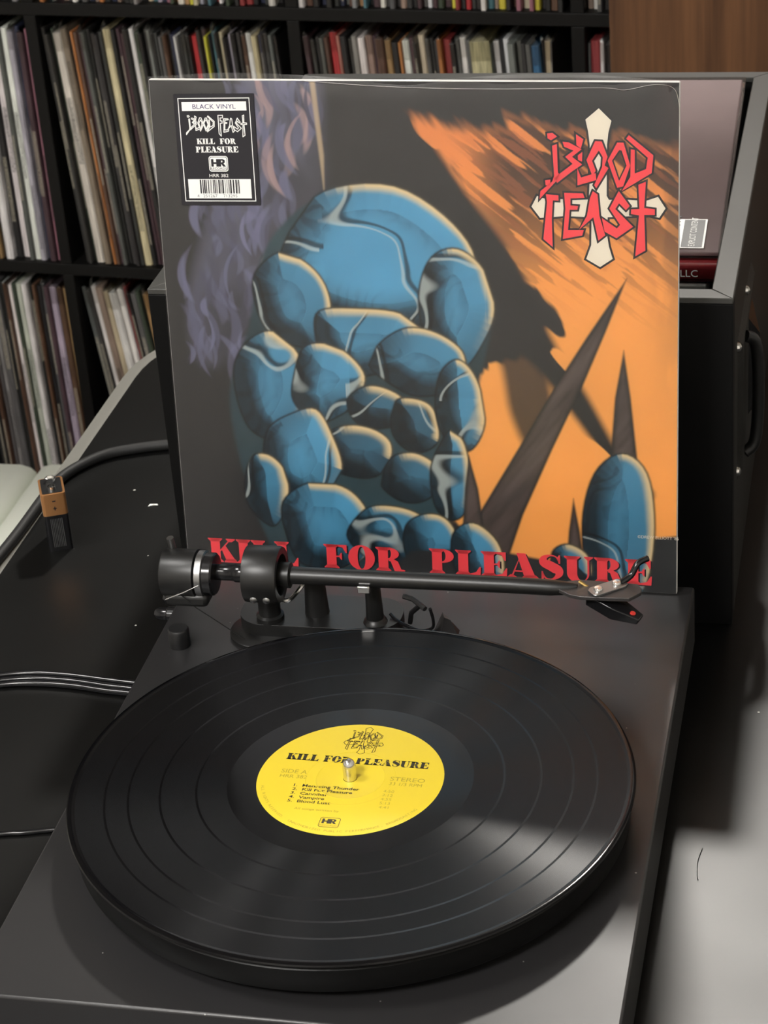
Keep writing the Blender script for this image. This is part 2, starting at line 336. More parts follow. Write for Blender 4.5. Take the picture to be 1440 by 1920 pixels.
def fat_g(word, x0, x1, y0, y1, shear=0):
    adv = [(.45 if c == ' ' else FAT[c][0]) for c in word]; tot = sum(adv); kx = (x1-x0)/tot; ky = y1-y0; g = G(); x = 0
    for c, a in zip(word, adv):
        if c != ' ':
            for ps in FAT[c][1]:
                if ps and ps[0] == 'b':
                    for q in brush(ps[1], ps[2])[0]: g.flat([[(x0+(x+p[0])*kx+shear*p[1]*ky, y0+p[1]*ky) for p in q]])
                else: g.flat([[(x0+(x+p[0])*kx+shear*p[1]*ky, y0+p[1]*ky) for p in l] for l in ps])
        x += a
    return g
def outset(poly, d):
    n = len(poly); ar = sum(poly[i][0]*poly[(i+1) % n][1]-poly[(i+1) % n][0]*poly[i][1] for i in range(n)); s = 1 if ar > 0 else -1; out = []
    for i in range(n):
        a, b, c = (Vector(poly[i-1]), Vector(poly[i]), Vector(poly[(i+1) % n]))
        n1 = (b-a).normalized(); n2 = (c-b).normalized(); n1 = Vector((n1.y, -n1.x))*s; n2 = Vector((n2.y, -n2.x))*s
        m = n1+n2; l = m.length
        if l < 1e-4: out.append(tuple(b+n1*d)); continue
        m /= l; k = d/max(.45, m.dot(n1)); out.append(tuple(b+m*k))
    return out
def outline_g(polys, w):
    g = G()
    for l in polys:
        n = len(l)
        for i in range(n):
            a, b = Vector(l[i]), Vector(l[(i+1) % n]); t = (b-a); L_ = t.length
            if L_ < 1e-6: continue
            t /= L_; nn = Vector((-t.y, t.x))*w/2; a2 = a-t*w*.3; b2 = b+t*w*.3
            g.flat([[tuple(a2+nn), tuple(a2-nn), tuple(b2-nn), tuple(b2+nn)]])
    return g
LOGO = {
'cross': [[(269.1, 299.8), (276.3, 292.7), (274.5, 285.8), (273.7, 278.5), (273.3, 249.1), (274.6, 246.8), (286.2, 247.0), (295.8, 246.5), (302.9, 249.0), (307.2, 242.3), (303.6, 236.7), (297.8, 238.0), (273.8, 236.5), (273.4, 226.0), (274.4, 219.2), (276.6, 211.7), (269.2, 206.6), (261.1, 211.3), (264.1, 219.7), (264.4, 236.3), (248.8, 236.7), (234.3, 235.3), (229.3, 242.0), (232.7, 248.4), (237.9, 246.6), (262.9, 246.8), (263.7, 260.8), (263.8, 278.4), (262.9, 286.4), (261.4, 293.3)]],
'B': [[(242.4, 277.8), (244.4, 278.5), (244.8, 262.2), (246.5, 260.5), (234.5, 247.3), (235.1, 251.1), (242.1, 256.9), (243.3, 260.5)], [(248.6, 280.0), (251.6, 279.7), (258.4, 276.1), (252.9, 271.7), (258.7, 267.3), (252.8, 263.2), (244.7, 256.8), (243.2, 259.0), (252.1, 265.8), (254.3, 267.6), (250.1, 271.6), (255.1, 275.4), (249.3, 277.8)], [(239.6, 284.8), (242.2, 285.1), (244.3, 283.4), (241.4, 281.6), (239.8, 282.5)]],
'L': [[(256.3, 284.1), (259.7, 281.8), (258.4, 277.2), (256.5, 278.7)], [(257.2, 272.4), (259.1, 273.9), (258.9, 269.5), (257.3, 270.2)], [(256.6, 264.4), (258.3, 259.2), (266.7, 261.9), (267.0, 258.6), (258.2, 255.9), (256.8, 255.5)]],
'O1': [[(267.2, 280.6), (270.4, 280.5), (273.6, 271.9), (271.8, 266.8), (274.0, 265.3), (267.3, 254.2), (266.6, 255.3), (271.2, 266.0), (271.6, 271.9), (269.0, 276.3), (264.6, 269.6), (266.7, 263.8), (265.2, 261.5), (262.2, 269.9)]],
'O2': [[(279.8, 279.9), (282.9, 279.9), (286.6, 267.0), (282.6, 255.2), (279.7, 254.4), (274.4, 269.7)], [(280.5, 276.2), (276.2, 269.8), (280.5, 257.3), (285.2, 267.0), (282.3, 276.0)]],
'D': [[(286.3, 284.1), (299.8, 273.0), (298.9, 263.1), (282.6, 252.6), (287.4, 260.4), (287.7, 276.1), (289.2, 275.8), (289.2, 261.9), (296.4, 264.9), (297.4, 271.9), (285.2, 282.6)]],
'F': [[(238.3, 249.2), (244.9, 248.6), (244.9, 246.2), (241.6, 246.3), (240.8, 235.1), (241.1, 218.8), (236.4, 222.9), (238.9, 244.8)], [(238.0, 257.4), (240.3, 257.8), (240.2, 255.1), (238.2, 255.1)]],
'E': [[(249.0, 250.2), (259.3, 250.0), (260.0, 248.1), (251.9, 247.6), (251.8, 242.8), (256.2, 242.5), (255.9, 241.0), (251.4, 240.9), (250.2, 228.1), (259.4, 228.3), (258.6, 225.7), (247.9, 223.5), (249.6, 241.2)]],
'A': [[(265.5, 251.2), (267.7, 249.7), (268.7, 237.1), (271.9, 225.9), (268.6, 223.2), (265.7, 237.1), (257.6, 229.4), (262.1, 237.0), (264.0, 247.5)]],
'S': [[(280.4, 251.4), (286.2, 243.4), (284.4, 241.5), (280.4, 245.5), (277.8, 241.4), (288.0, 231.2), (278.9, 224.6), (272.3, 228.2), (270.9, 235.3), (279.2, 229.5), (281.5, 232.1), (275.3, 241.7)]],
'T': [[(292.0, 255.7), (295.5, 257.2), (294.6, 242.1), (300.7, 241.4), (300.7, 238.8), (294.6, 238.7), (295.3, 217.4), (290.2, 214.3), (292.4, 238.3), (287.7, 239.0), (287.8, 241.1), (292.6, 241.4)]],
}
def logo_letters(grow=0, keys=('B', 'L', 'O1', 'O2', 'D', 'F', 'E', 'A', 'S', 'T'), fn=lambda p: p):
    g = G()
    for k in keys:
        if k == 'O2':
            o, i = LOGO[k]; g.flat([[fn(p) for p in (outset(o, grow) if grow else o)], [fn(p) for p in (outset(i, -grow*.8) if grow else i)]])
        else:
            for l in LOGO[k]: g.flat([[fn(p) for p in (outset(l, grow) if grow else l)]])
    return g

# ================================================================ THE ROOM (aligned with the record shelf)
PSI, SD, U0, Z0, SP = -0.09883, 1564.5, -944.3, -35.9, 350.7
cs, sn = math.cos(PSI), math.sin(PSI)
def S(p):      # shelf frame: u along the shelf, d depth away from the viewer, z -> deck frame
    return (p[0]*cs-p[1]*sn, p[0]*sn+p[1]*cs, p[2])
FZ = -ZO; CZ = 2480-ZO
struct('floor', G().box(-2300, 900, -2600, 2070, FZ-60, FZ), 'floor', S)
struct('ceiling', G().box(-2300, 900, -2600, 2070, CZ, CZ+60), 'wall', S)
struct('wall_back', G().box(-2300, 900, 1990, 2070, FZ, CZ), 'wall_dark', S)
struct('wall_left', G().box(-2380, -2300, -2600, 2070, FZ, CZ), 'wall', S)
struct('wall_right', G().box(900, 980, -2600, 2070, FZ, CZ), 'wall', S)
struct('wall_front', G().box(-2300, 900, -2680, -2600, FZ, CZ), 'wall', S)
def lamp(name, label, cx, cy, r, m, square=False):
    t = thing(name, label, 'lamp', (cx, cy, CZ))
    if square:
        part('frame', G().box(cx-r-12, cx+r+12, cy-r-12, cy+r+12, CZ-30, CZ), 'white', t, bevel=3)
        part('diffuser', G().box(cx-r, cx+r, cy-r, cy+r, CZ-34, CZ-30.5), m, t, 0)
    else:
        part('housing', G().lathe([(r+14, 0), (r+14, -34), (r+4, -42)], c=(cx, cy, CZ), n=40), 'white', t)
        part('diffuser', G().lathe([(r, -42.5), (r, -52)], c=(cx, cy, CZ), n=32), m, t)
lamp('ceiling_lamp', 'small round ceiling lamp above the record shelf', 22, 1800, 85, 'lamp_back')
lamp('fill_panel', 'square ceiling light panel behind the viewer', -560, -1500, 290, 'lamp_front', True)
lamp('fill_panel', 'smaller added fill light panel on the ceiling left of the table', -1050, -150, 200, 'fill_side', True)  # added fill, brightens the shelf records and the bench

# ---------------------------------------------------------------- record shelf
shelf = thing('record_shelf', 'black cube shelf unit packed with records along the back', 'shelf', S((U0-2*SP, SD, FZ)))
ZB = [Z0+SP*k for k in (-2, -1, 0, 1, 2)]      # tops of the boards
UL, UR = U0-2*SP, U0+3*SP
for k in range(5):
    if k == 0: part('bottom_board', G().box(UL-20, UR+20, SD, SD+390, FZ, ZB[0]), 'shelf', shelf, 0, 1, S)
    else: part('shelf_board', G().box(UL-8, UR+8, SD, SD+390, ZB[k]-16, ZB[k]), 'shelf', shelf, 0, 1, S)
part('top_board', G().box(UL-38, UR+38, SD, SD+390, ZB[4]+SP-16, ZB[4]+SP+22), 'shelf', shelf, 0, 1, S)
for k in (-2, 3): part('side_panel', G().box(U0+k*SP-(38 if k < 0 else 0), U0+k*SP+(38 if k > 0 else 0), SD, SD+390, FZ, ZB[4]+SP-16), 'shelf', shelf, 0, 1, S)
for k in (-1, 0, 1, 2):
    for j in range(5): part('upright', G().box(U0+k*SP-8, U0+k*SP+8, SD, SD+390, ZB[j], ZB[j]+SP-16), 'shelf', shelf, 0, 1, S)
part('back_panel', G().box(UL-38, UR+38, SD+390, SD+396, FZ, ZB[4]+SP+22), 'shelf', shelf, 0, 0, S)  # added black sheet standing in for the shade behind the open-backed cubbies

# one sleeve, unit thickness in x (scaled per record), 313 mm square, spine with eased edges at y = 0
def sleeve_mesh():
    e = .18; t = 2.2
    pr = [(0, t), (e, 0), (1-e, 0), (1, t), (1, 313), (0, 313)]
    vs = [(a*1.0, b*.001, 0) for a, b in pr]+[(a*1.0, b*.001, .313) for a, b in pr]; n = 6
    fs = [tuple(range(n-1, -1, -1)), tuple(range(n, 2*n))]+[(i, (i+1) % n, (i+1) % n+n, i+n) for i in range(n)]
    me = bpy.data.meshes.new('record_sleeve'); me.from_pydata(vs, [], fs); me.update(); me.materials.append(MT['spine']); return me
def bag_mesh(h):
    vs = [(-.04, -.0012, .29), (1.04, -.0012, .29), (1.04, -.0012, .313), (-.04, -.0012, .313), (-.04, .03, .313+h), (1.04, .03, .313+h), (.5, .30, .313+h*.8), (.5, .0004, .313+h)]
    fs = [(0, 1, 2, 3), (3, 2, 5, 7), (3, 7, 4), (7, 5, 6), (4, 7, 6)]
    me = bpy.data.meshes.new('plastic_outer_sleeve'); me.from_pydata(vs, [], fs); me.update(); me.materials.append(MT['sleeve_film']); return me
SM = sleeve_mesh(); BM = [bag_mesh(.004), bag_mesh(.008), bag_mesh(.012)]
C = dict(k=(.022, .021, .021), d=(.045, .043, .042), g=(.11, .11, .105), G=(.24, .24, .23), w=(.66, .64, .58), W=(.78, .76, .74), c=(.58, .50, .34), C=(.66, .58, .36),
         t=(.36, .22, .10), o=(.48, .19, .06), b=(.11, .058, .038), m=(.075, .04, .048), r=(.46, .035, .04), R=(.26, .04, .04), p=(.42, .16, .13), y=(.60, .55, .06),
         T=(.07, .17, .20), B=(.05, .16, .33), n=(.025, .03, .06), l=(.42, .38, .45), P=(.33, .13, .17), e=(.05, .065, .045), u=(.30, .22, .17))
CN = dict(k='black', d='charcoal', g='dark grey', G='mid grey', w='off-white', W='white', c='cream', C='pale yellow', t='tan', o='orange', b='brown', m='dark maroon', r='bright red',
          R='deep red', p='salmon pink', y='lemon yellow', T='teal', B='blue', n='navy', l='lavender white', P='dusty rose', e='dark green', u='beige')
def ordn(i): return '%d%s' % (i, 'th' if 10 <= i % 100 <= 20 else {1: 'st', 2: 'nd', 3: 'rd'}.get(i % 10, 'th'))
CUBBY = {-1: 'far left cubby', 0: 'second cubby', 1: 'third cubby', 2: 'cubby beside wood cabinet'}
ROW = {2: 'upper', 1: 'middle', 0: 'lower'}
NREC = 0
def place(row, col, seq, lean=0.0, start=0.0, from_right=False, dj=6, bag=.5, wob=.6):
    """seq: list of (colour key, thickness mm); gaps given as ('_', mm)"""
    global NREC
    z = ZB[row]+.3; left = U0+col*SP+8; right = U0+(col+1)*SP-8
    cl = math.cos(lean)
    room = right-left-1.5-start-313*math.sin(abs(lean)); tot = sum(t/cl for _, t in seq)
    if tot > room: seq = [(k_, t*room/tot) for k_, t in seq]
    if from_right:
        tot = sum(t/cl for _, t in seq); u = right-tot-.5
    else: u = left+.5+start+313*math.sin(max(0, lean))
    names = {}; i = 0
    for key, t in seq:
        if key == '_': u += t; continue
        i += 1; NREC += 1
        a = lean+math.radians(random.uniform(-wob, wob))*.0
        d = SD+10+random.uniform(-dj, dj)
        o = bpy.data.objects.new('record_sleeve', SM); COL.objects.link(o)
        # pivot: bottom edge on the board; leaning left means bottom right, top left
        zz = z+ (t*math.sin(a) if a < 0 else 0) + .02
        p = W(S((u, d, zz+abs(t*math.sin(a))*0)))
        hs = random.uniform(.985, 1.012)
        o.matrix_world = Matrix.Translation(p) @ Matrix.Rotation(PI_S, 4, 'Z') @ Matrix.Rotation(-a, 4, 'Y') @ Matrix.Diagonal((t*.00096, 1, hs, 1))
        c = C[key]; j = random.uniform(.85, 1.15); o.color = tuple(min(1, x*j*random.uniform(.95, 1.05)) for x in c)+(1,)
        tag(o, '%s record spine, %s %s, %s row, %s' % (CN[key], ordn(len(seq2(seq))-i+1) if from_right else ordn(i), 'from the right' if from_right else 'from the left', ROW[row], CUBBY[col]), 'record', None, None)
        o['group'] = 'records on the %s row of the shelf' % ROW[row]
        if random.random() < bag:
            b = bpy.data.objects.new('plastic_sleeve', random.choice(BM)); COL.objects.link(b); b.parent = o
        u += t/cl
def seq2(seq): return [s for s in seq if s[0] != '_']
PI_S = PSI
def parse(s): # 'k5 w7.5' -> list
    return [(q[0], float(q[1:])) for q in s.split()]
# middle row
place(1, -1, parse('e6 k5 t5 d5 W11 k10 W11 k3 g6 W9 l8 n6 m9 P8'), 0, from_right=True, bag=.35)
place(1, 0, parse('k6 d5 e5 w13 u10 k5 o4 b6 m5 g7 k5 d8 k6 d6 C11 k7 m6 m5 k8 W8 e8 k6 d7 G5 k5 d5 g6 b6 k5 n7 W4 k7 d6 k5 r9 d6 m7 y4 k3 T8 k5 c6 k6 l6 k7 d6 b6 W8 C8 n6 k6 d7 g6 k5'), math.radians(3.2), bag=.5)
place(1, 1, parse('m7 d6 k5 g6 b6 r11 p5 k8 d6 G7 W9 u9 m6 b11 t8 k9 o4 W9 m6 d5 c8 g6 k5 d5 o6 R10 k6 g5 W8 g6 C25 e2 W9 k3 W7 G9 g7 d6 g7 B10 k3'), math.radians(3.6), bag=.45)
place(1, 1, parse('c9 g3 _24'), math.radians(0), from_right=True, bag=1)
place(1, 2, parse('g4 R12 W5 k9 d8 k6 G4 d6 t9 k8 d6 p7 k5 G6 g6 G6 g5 k6'), 0, bag=.7)
# lower row
place(0, -1, parse('k5 d6 b6 g6 G7 g12 k4 W6 b5 W6 e6 w8 W8 k7 b5 k7 g7 m7 l10 b9 t5'), math.radians(.8), bag=.5, from_right=True)
place(0, 0, parse('g8 d6 W9 u11 c8 W11 W8 R5 k6 g9 e6 k5 t7 k8 W10 d8 k7 G8'), math.radians(6.5), bag=.6)
# upper row: only the feet of the sleeves are in view
def mix(n, total, seed):
    r = random.Random(seed); ks = 'kkkddgmGwWcbRroPltTuneykdgk'; out = []; s = 0
    while s < total:
        t = r.choice([5.5, 6, 6.5, 7, 8, 9]); out.append((r.choice(ks), t)); s += t
    return out
place(2, -1, mix(0, 60, 3), 0, from_right=True, bag=0, dj=9)
place(2, 0, mix(0, 322, 11), 0, bag=0, dj=9)
place(2, 1, mix(0, 322, 5), 0, bag=0, dj=9)
place(2, 2, mix(0, 120, 9), 0, bag=0, dj=9)

# ---------------------------------------------------------------- wooden cabinet in front of the shelf, right
wc = thing('wood_cabinet', 'brown wood-veneer cabinet standing in front of the shelf', 'cabinet', S((-132, 1500, FZ)))
part('body', G().box(-130, 480, 1255, 1548, FZ, FZ+1560).map(lambda p: (p[0], p[1]+6 if p[1] < 1300 else p[1], p[2])), 'wood', wc, 0, 2, S)
for i in range(2): part('door', G().box(-132+i*306.5, 172+i*306.5, 1240, 1260.5, FZ+70, FZ+1555), 'wood', wc, 0, 1.5, S)
for i in range(2): part('handle', G().tube([(146+i*52, 1239, FZ+900), (146+i*52, 1222, FZ+900), (146+i*52, 1222, FZ+1040), (146+i*52, 1239, FZ+1040)], 5, 8), 'steel', wc, 40, 0, S)

# ---------------------------------------------------------------- pale bench at the left edge
bn = thing('pale_bench', 'pale upholstered bench beyond the left edge of the table', 'bench', (-900, 1100, FZ))
def bench(pr, y0, y1):
    n = len(pr); g = G(); vs = [(x, y, z) for y in (y0, y0+6, y1-6, y1) for x, z in [(x, z-(4 if y in (y0, y1) else 0) if z > -540 else z) for x, z in pr]]
    fs = [(i*n+j, i*n+(j+1) % n, (i+1)*n+(j+1) % n, (i+1)*n+j) for i in range(3) for j in range(n)]+[tuple(range(n-1, -1, -1)), tuple(range(3*n, 4*n))]
    return g.add(vs, fs)
part('seat_cushion', bench([(-1260, -570), (-1262, -508), (-1250, -500), (-740, -500), (-730, -503), (-724, -509), (-722, -520), (-722, -570)], 900, 1306), 'white_pad', bn, 50)
part('side_bolster', bench([(-722, -570), (-722, -520), (-719, -510), (-712, -502), (-700, -498), (-590, -498), (-568, -502), (-556, -516), (-552, -540), (-552, -570)], 900, 1306), 'white_pad', bn, 50)
part('base_frame', G().box(-1240, -570, 920, 1290, -600, -569), 'wood', bn, 40, 2)
for x, y in ((-1215, 945), (-600, 945), (-1215, 1265), (-600, 1265)): part('leg', G().lathe([(14, 0), (20, -599-FZ)], c=(x, y, FZ), n=16), 'wood', bn)

# ================================================================ TABLE
TZ = -62
tb = thing('table', 'black laminate table with rounded corner and grey edging', 'table', (100, 150, FZ))
def rrect(x0, x1, y0, y1, r, n=14):
    out = []
    for cx, cy, a in ((x1-r, y0+r, -PI/2), (x1-r, y1-r, 0), (x0+r, y1-r, PI/2), (x0+r, y0+r, PI)):
        out += [(cx+r*math.cos(a+PI/2*i/n), cy+r*math.sin(a+PI/2*i/n)) for i in range(n+1)]
    return out
TX0, TX1, TY0, TY1 = -351, 760, -420, 800
part('tabletop', G().prism(rrect(TX0+16, TX1-16, TY0+16, TY1-16, 130), TZ-26, TZ), 'table', tb)
inn = rrect(TX0+16, TX1-16, TY0+16, TY1-16, 130); mid = rrect(TX0+4, TX1-4, TY0+4, TY1-4, 142); out = rrect(TX0, TX1, TY0, TY1, 146); n = len(inn)
g = G(); g.add([(a, b, TZ) for a, b in inn]+[(a, b, TZ+.6) for a, b in rrect(TX0+13, TX1-13, TY0+13, TY1-13, 133)]+[(a, b, TZ-1.5) for a, b in mid]+[(a, b, TZ-7) for a, b in out]+[(a, b, TZ-26) for a, b in out]+[(a, b, TZ-26) for a, b in inn],
    [(k*n+i, k*n+(i+1) % n, (k+1)*n+(i+1) % n, (k+1)*n+i) for k in range(5) for i in range(n)])
part('edge_trim', g, 'edge_trim', tb, 30, label='grey plastic edging around the table top')
for x, y in ((-230, -300), (640, -300), (-230, 680), (640, 680)): part('leg', G().lathe([(20, 0), (26, TZ-26-FZ)], c=(x, y, FZ), n=20), 'black_plastic', tb)

# ================================================================ TURNTABLE
PX0, PX1, PY0, PY1 = -160.07, 159.93, -161.9, 253.1
tt = thing('turntable', 'black belt-drive turntable with the tonearm parked on its rest', 'turntable', (0, 45, TZ))
pl = part('plinth', G().box(PX0, PX1, PY0, PY1, -40, 0), 'black_satin', tt, 40, 1.4)
for x, y in ((-125, -125), (125, -125), (-125, 215), (125, 215)): part('foot', G().lathe([(19, TZ), (21, TZ+3), (21, TZ+14), (15, TZ+22)], c=(x, y, 0), n=28), 'black_rubber', tt)
RZ = 24.9
part('platter', G().lathe([(100, 3), (138, 3.5), (147.2, 6), (148, 7), (148, 19.6), (147, 20.6), (30, 20.6)], n=128), 'platter', tt)
part('slip_mat', G().lathe([(146, 20.6), (146.4, 21.4), (146, 22.5), (10, 22.5)], n=96), 'felt', tt)
part('spindle', G().lathe([(3.55, 22), (3.55, 32.5), (3.3, 34.3), (2.6, 35.8), (1.4, 36.7), (.3, 37)], n=24), 'silver', tt)
part('switch_knob', G().lathe([(6.6, 0), (6.6, 11), (5.8, 12.2)], c=(-143.5, 158, 0), n=28), 'black_plastic', tt)
# rear sockets on the left-hand side
for y in (219, 238):
    s_ = part('phono_plug', G().lathe([(5.2, 0), (5.2, -6), (4.2, -7), (4.0, -13), (2.4, -15)], axis='x', c=(PX0-5, y, -17), n=20), 'black_gloss', tt)
    part('collar', G().lathe([(4.4, 0), (4.4, 5)], axis='x', c=(PX0-5, y, -17), n=20), 'gold', s_)
# tonearm
AY, AZ = 168.0, 47.0        # arm axis
ab = part('arm_base', G().prism(rrect(-111, -10, 168, 206, 17), 3, 11), 'arm_black', tt, 40, 1.2)
part('mounting_ring', G().lathe([(22, 0), (22, 2.4), (21, 3)], c=(-94, 177, 0), n=40), 'arm_black', ab)
part('pivot_column', G().lathe([(8.5, 11), (8.5, 14), (6.8, 15), (6.8, 33)], c=(-90, AY+8, 0), n=28), 'arm_black', tt)
part('lift_pillar', G().lathe([(7.6, 11), (7.4, 12), (6.0, 36), (5, 37)], c=(-63, 186, 0), n=28), 'arm_black', tt)
part('lift_bow', G().tube(spline([(-83, 176, 25), (-76, 172, 27), (-70, 174, 33), (-66, 181, 37)], 6), 1.4, 8), 'silver', tt)
part('lift_rod', G().tube([(-56, 186, 33), (-35, 178, 38)], 1.3, 8), 'black_gloss', tt)
rs = part('arm_rest', G().lathe([(7.5, 11), (6.6, 13), (5.4, 14), (4.6, 36), (4.6, 41)], c=(-25, 178, 0), n=24), 'arm_black', tt)
part('rest_clip', G().box(-30, -22.5, 160.5, 163, 41, 45.5), 'silver', rs, bevel=.5)
part('cue_lever', G().tube(spline([(-17, 184, 13), (-12, 180, 11), (-4, 178, 8), (3, 178, 6), (10, 177, 9), (12, 172, 18), (11.5, 168, 28)], 6), 1.0, 8), 'black_gloss', tt)
cl_ = part('cue_handle', G().tube([(-6.5, 190, 4), (-4, 185, 14), (5, 172, 28)], 1.6, 8), 'black_plastic', tt)
part('handle_bar', G().tube([(-6, 176, 31), (0, 174, 30.5), (9, 166, 29)], 1.6, 8), 'black_plastic', cl_)
part('cable_clip', G().add([(8, 184, 0), (14, 180, 0), (17, 180, 15), (15, 186, 15), (24, 184, 0), (21, 179, 14), (24, 190, 0), (14, 191, 0)], [(0, 1, 2, 3), (1, 4, 5, 2), (2, 5, 3), (4, 6, 3, 5), (6, 7, 3), (7, 0, 3)]), 'grey_plate', tt, 20)
arm = part('tonearm', G().tube([(-80, AY, AZ), (-74, AY, AZ), (-73.5, AY, AZ), (60, AY, AZ), (84, AY, AZ-.5), (93, AY, AZ-.5), (100, AY, AZ+1)], [5.8, 5.8, 5.3, 4.9, 4.8, 4.0, 1.6], 24), 'arm_black', tt)
part('arm_collar', G().lathe([(5.6, -86), (7.6, -84), (7.9, -72), (5.4, -71)], axis='x', c=(0, AY, AZ), n=28), 'arm_black', arm)
part('gimbal_ring', G().lathe([(12.5, -98), (17, -98.5), (17.3, -97), (17.3, -79), (16.6, -77.6), (12.6, -77.6), (12.3, -79), (12.3, -97), (12.5, -98)], axis='x', c=(0, AY, AZ), n=56, close=False), 'arm_black', arm)
for z_ in (1, -1): part('bearing_screw', G().lathe([(2.2, 0), (2.2, -1.2), (1.4, -1.8)], axis='y', c=(-88+z_*4, AY-14.4+abs(z_)*.0, AZ-9.2), n=16), 'steel', arm)
part('bearing_yoke', G().box(-93, -83, AY-4, AY+4, AZ-17, AZ-11), 'arm_black', arm, bevel=1)
part('stub', G().lathe([(5.2, -99), (5.8, -101), (5.8, -106), (5.0, -107), (5.0, -113), (4.4, -125)], axis='x', c=(0, AY, AZ), n=28), 'black_gloss', arm)
cw = part('counterweight', G().lathe([(11, -151), (14.2, -150), (14.6, -149), (14.6, -129.5), (13, -129)], axis='x', c=(0, AY-1, AZ-1), n=56), 'arm_black', arm)
part('scale_ring', G().lathe([(13.4, -128.6), (14.2, -128), (14.2, -124.4), (13.2, -123.8)], axis='x', c=(0, AY-1, AZ-1), n=56), 'steel', arm)
part('weight_nose', G().lathe([(13.0, -123.8), (13.0, -119), (12, -118), (5, -117.6)], axis='x', c=(0, AY-1, AZ-1), n=56), 'black_gloss', arm)
part('weight_skirt', G().prism([(-149, AY-12), (-122, AY-12), (-122, AY+8), (-149, AY+8)], AZ-19, AZ-10), 'arm_black', arm, 40, 3)
part('antiskate_rod', G().tube([(-145, AY+6, AZ+6), (-146, AY+4, AZ+20)], 2.2, 14), 'steel', arm)
part('antiskate_thread', G().tube([(-125, AY-15, AZ-1), (-134, AY-17, AZ-5), (-146, AY-18, AZ-10)], .35, 6), 'silver', arm)
part('antiskate_line', G().tube([(-138, AY-16, AZ-6), (-130, AY-10, AZ-20), (-103, AY-4, 2)], .32, 6), 'black_rubber', arm)
# headshell: flat plate in the horizontal plane, slightly tilted
def HS(p): return (p[0], p[1], p[2])
hp = [(88, AY-3), (96, AY-9), (103, AY-11), (119, AY-11), (131, AY-10.5), (137, AY-3), (137, AY+1), (134, AY+6), (101, AY+8), (95, AY+6.5), (88, AY+3)]
hs_ = part('headshell', G().prism(hp, AZ-1.4, AZ+.9), 'grey_plate', arm, 40, .4)
a_ = math.radians(38)
def rot2(x, y): return (117.5+x*math.cos(a_)-y*math.sin(a_), AY-1.2+x*math.sin(a_)+y*math.cos(a_))
part('mounting_plate', G().prism([rot2(*q) for q in [(-11.5, -3.5), (-10, -5), (9, -5), (12, -3), (12, 3), (9.5, 5), (-9, 5), (-11.5, 3)]], AZ+.9, AZ+2.4), 'steel', arm, 40, .3)
for q in (-6.2, 6.2):
    c_ = rot2(q, 0); sc_ = part('mounting_screw', G().lathe([(2.7, AZ+2.4), (2.7, AZ+3.3), (2.2, AZ+4), (.4, AZ+4.2)], c=(c_[0], c_[1], 0), n=20), 'silver', arm)
fl = [rot2(*q) for q in [(9, 0), (16, 0), (21, .5), (28, 1)]]
part('finger_lift', G().tube(spline([(fl[0][0], fl[0][1], AZ+2.2), (fl[1][0], fl[1][1], AZ+5), (fl[2][0], fl[2][1], AZ+11), (fl[3][0], fl[3][1], AZ+12)], 5), [1.9]*16, 10), 'black_gloss', arm)
def CT(p): # cartridge body frame: x along body, tilted nose-down, turned
    x, y, z = p; t = math.radians(-16); x, z = x*math.cos(t)-z*math.sin(t), x*math.sin(t)+z*math.cos(t)
    b = math.radians(-18); x, y = x*math.cos(b)-y*math.sin(b), x*math.sin(b)+y*math.cos(b)
    return (119+x, AY-3+y, AZ-9+z)
part('cartridge', G().add([(-14,-6,4),(4,-7,4),(20,-3.5,2),(20,3.5,2),(4,7,4),(-14,6,4),(-13,-5,-4),(4,-6,-5),(19,-2.5,-2.5),(19,2.5,-2.5),(4,6,-5),(-13,5,-4)],
     [(0,1,2,3,4,5),(11,10,9,8,7,6),(0,6,7,1),(1,7,8,2),(2,8,9,3),(3,9,10,4),(4,10,11,5),(5,11,6,0)]), 'black_gloss', arm, 25, .8, CT)
part('cartridge_mark', G().lathe([(1.7, 2.7), (1.6, 3.3), (.2, 3.4)], c=(14.5, -1.0, 0), n=16), 'red_dot', arm, 40, 0, CT)
part('cartridge_pin', G().tube([(-16, 0, 5), (-22, 0, 6)], 1.0, 8), 'gold', arm, 40, 0, CT)

# ================================================================ RECORD ON THE PLATTER
rec = thing('vinyl_record', 'black twelve-inch vinyl record with yellow label lying on the platter', 'record', (0, 0, 22.5))
part('disc', G().lathe([(4, 22.6), (148, 22.6), (150.3, 23.2), (150.8, 24.0), (150.3, 24.8), (149.2, 25.15), (147.5, 25.0), (146.2, 24.6), (66, 24.6), (52, 24.7), (50.5, 24.7), (3.7, 24.7), (3.7, 22.6)], n=256, close=False), 'vinyl', rec, 25)
lb = part('label', G().lathe([(3.7, 24.75), (17.6, 24.75), (18.4, 24.95), (19.2, 24.8), (49.4, 24.82), (50, 24.72)], n=128, close=False), 'yellow', rec, 15)
LZ = 24.9
def LP(g, z=LZ): return g.map(lambda p: (p[0]*1.0, p[1]*1.0, z))
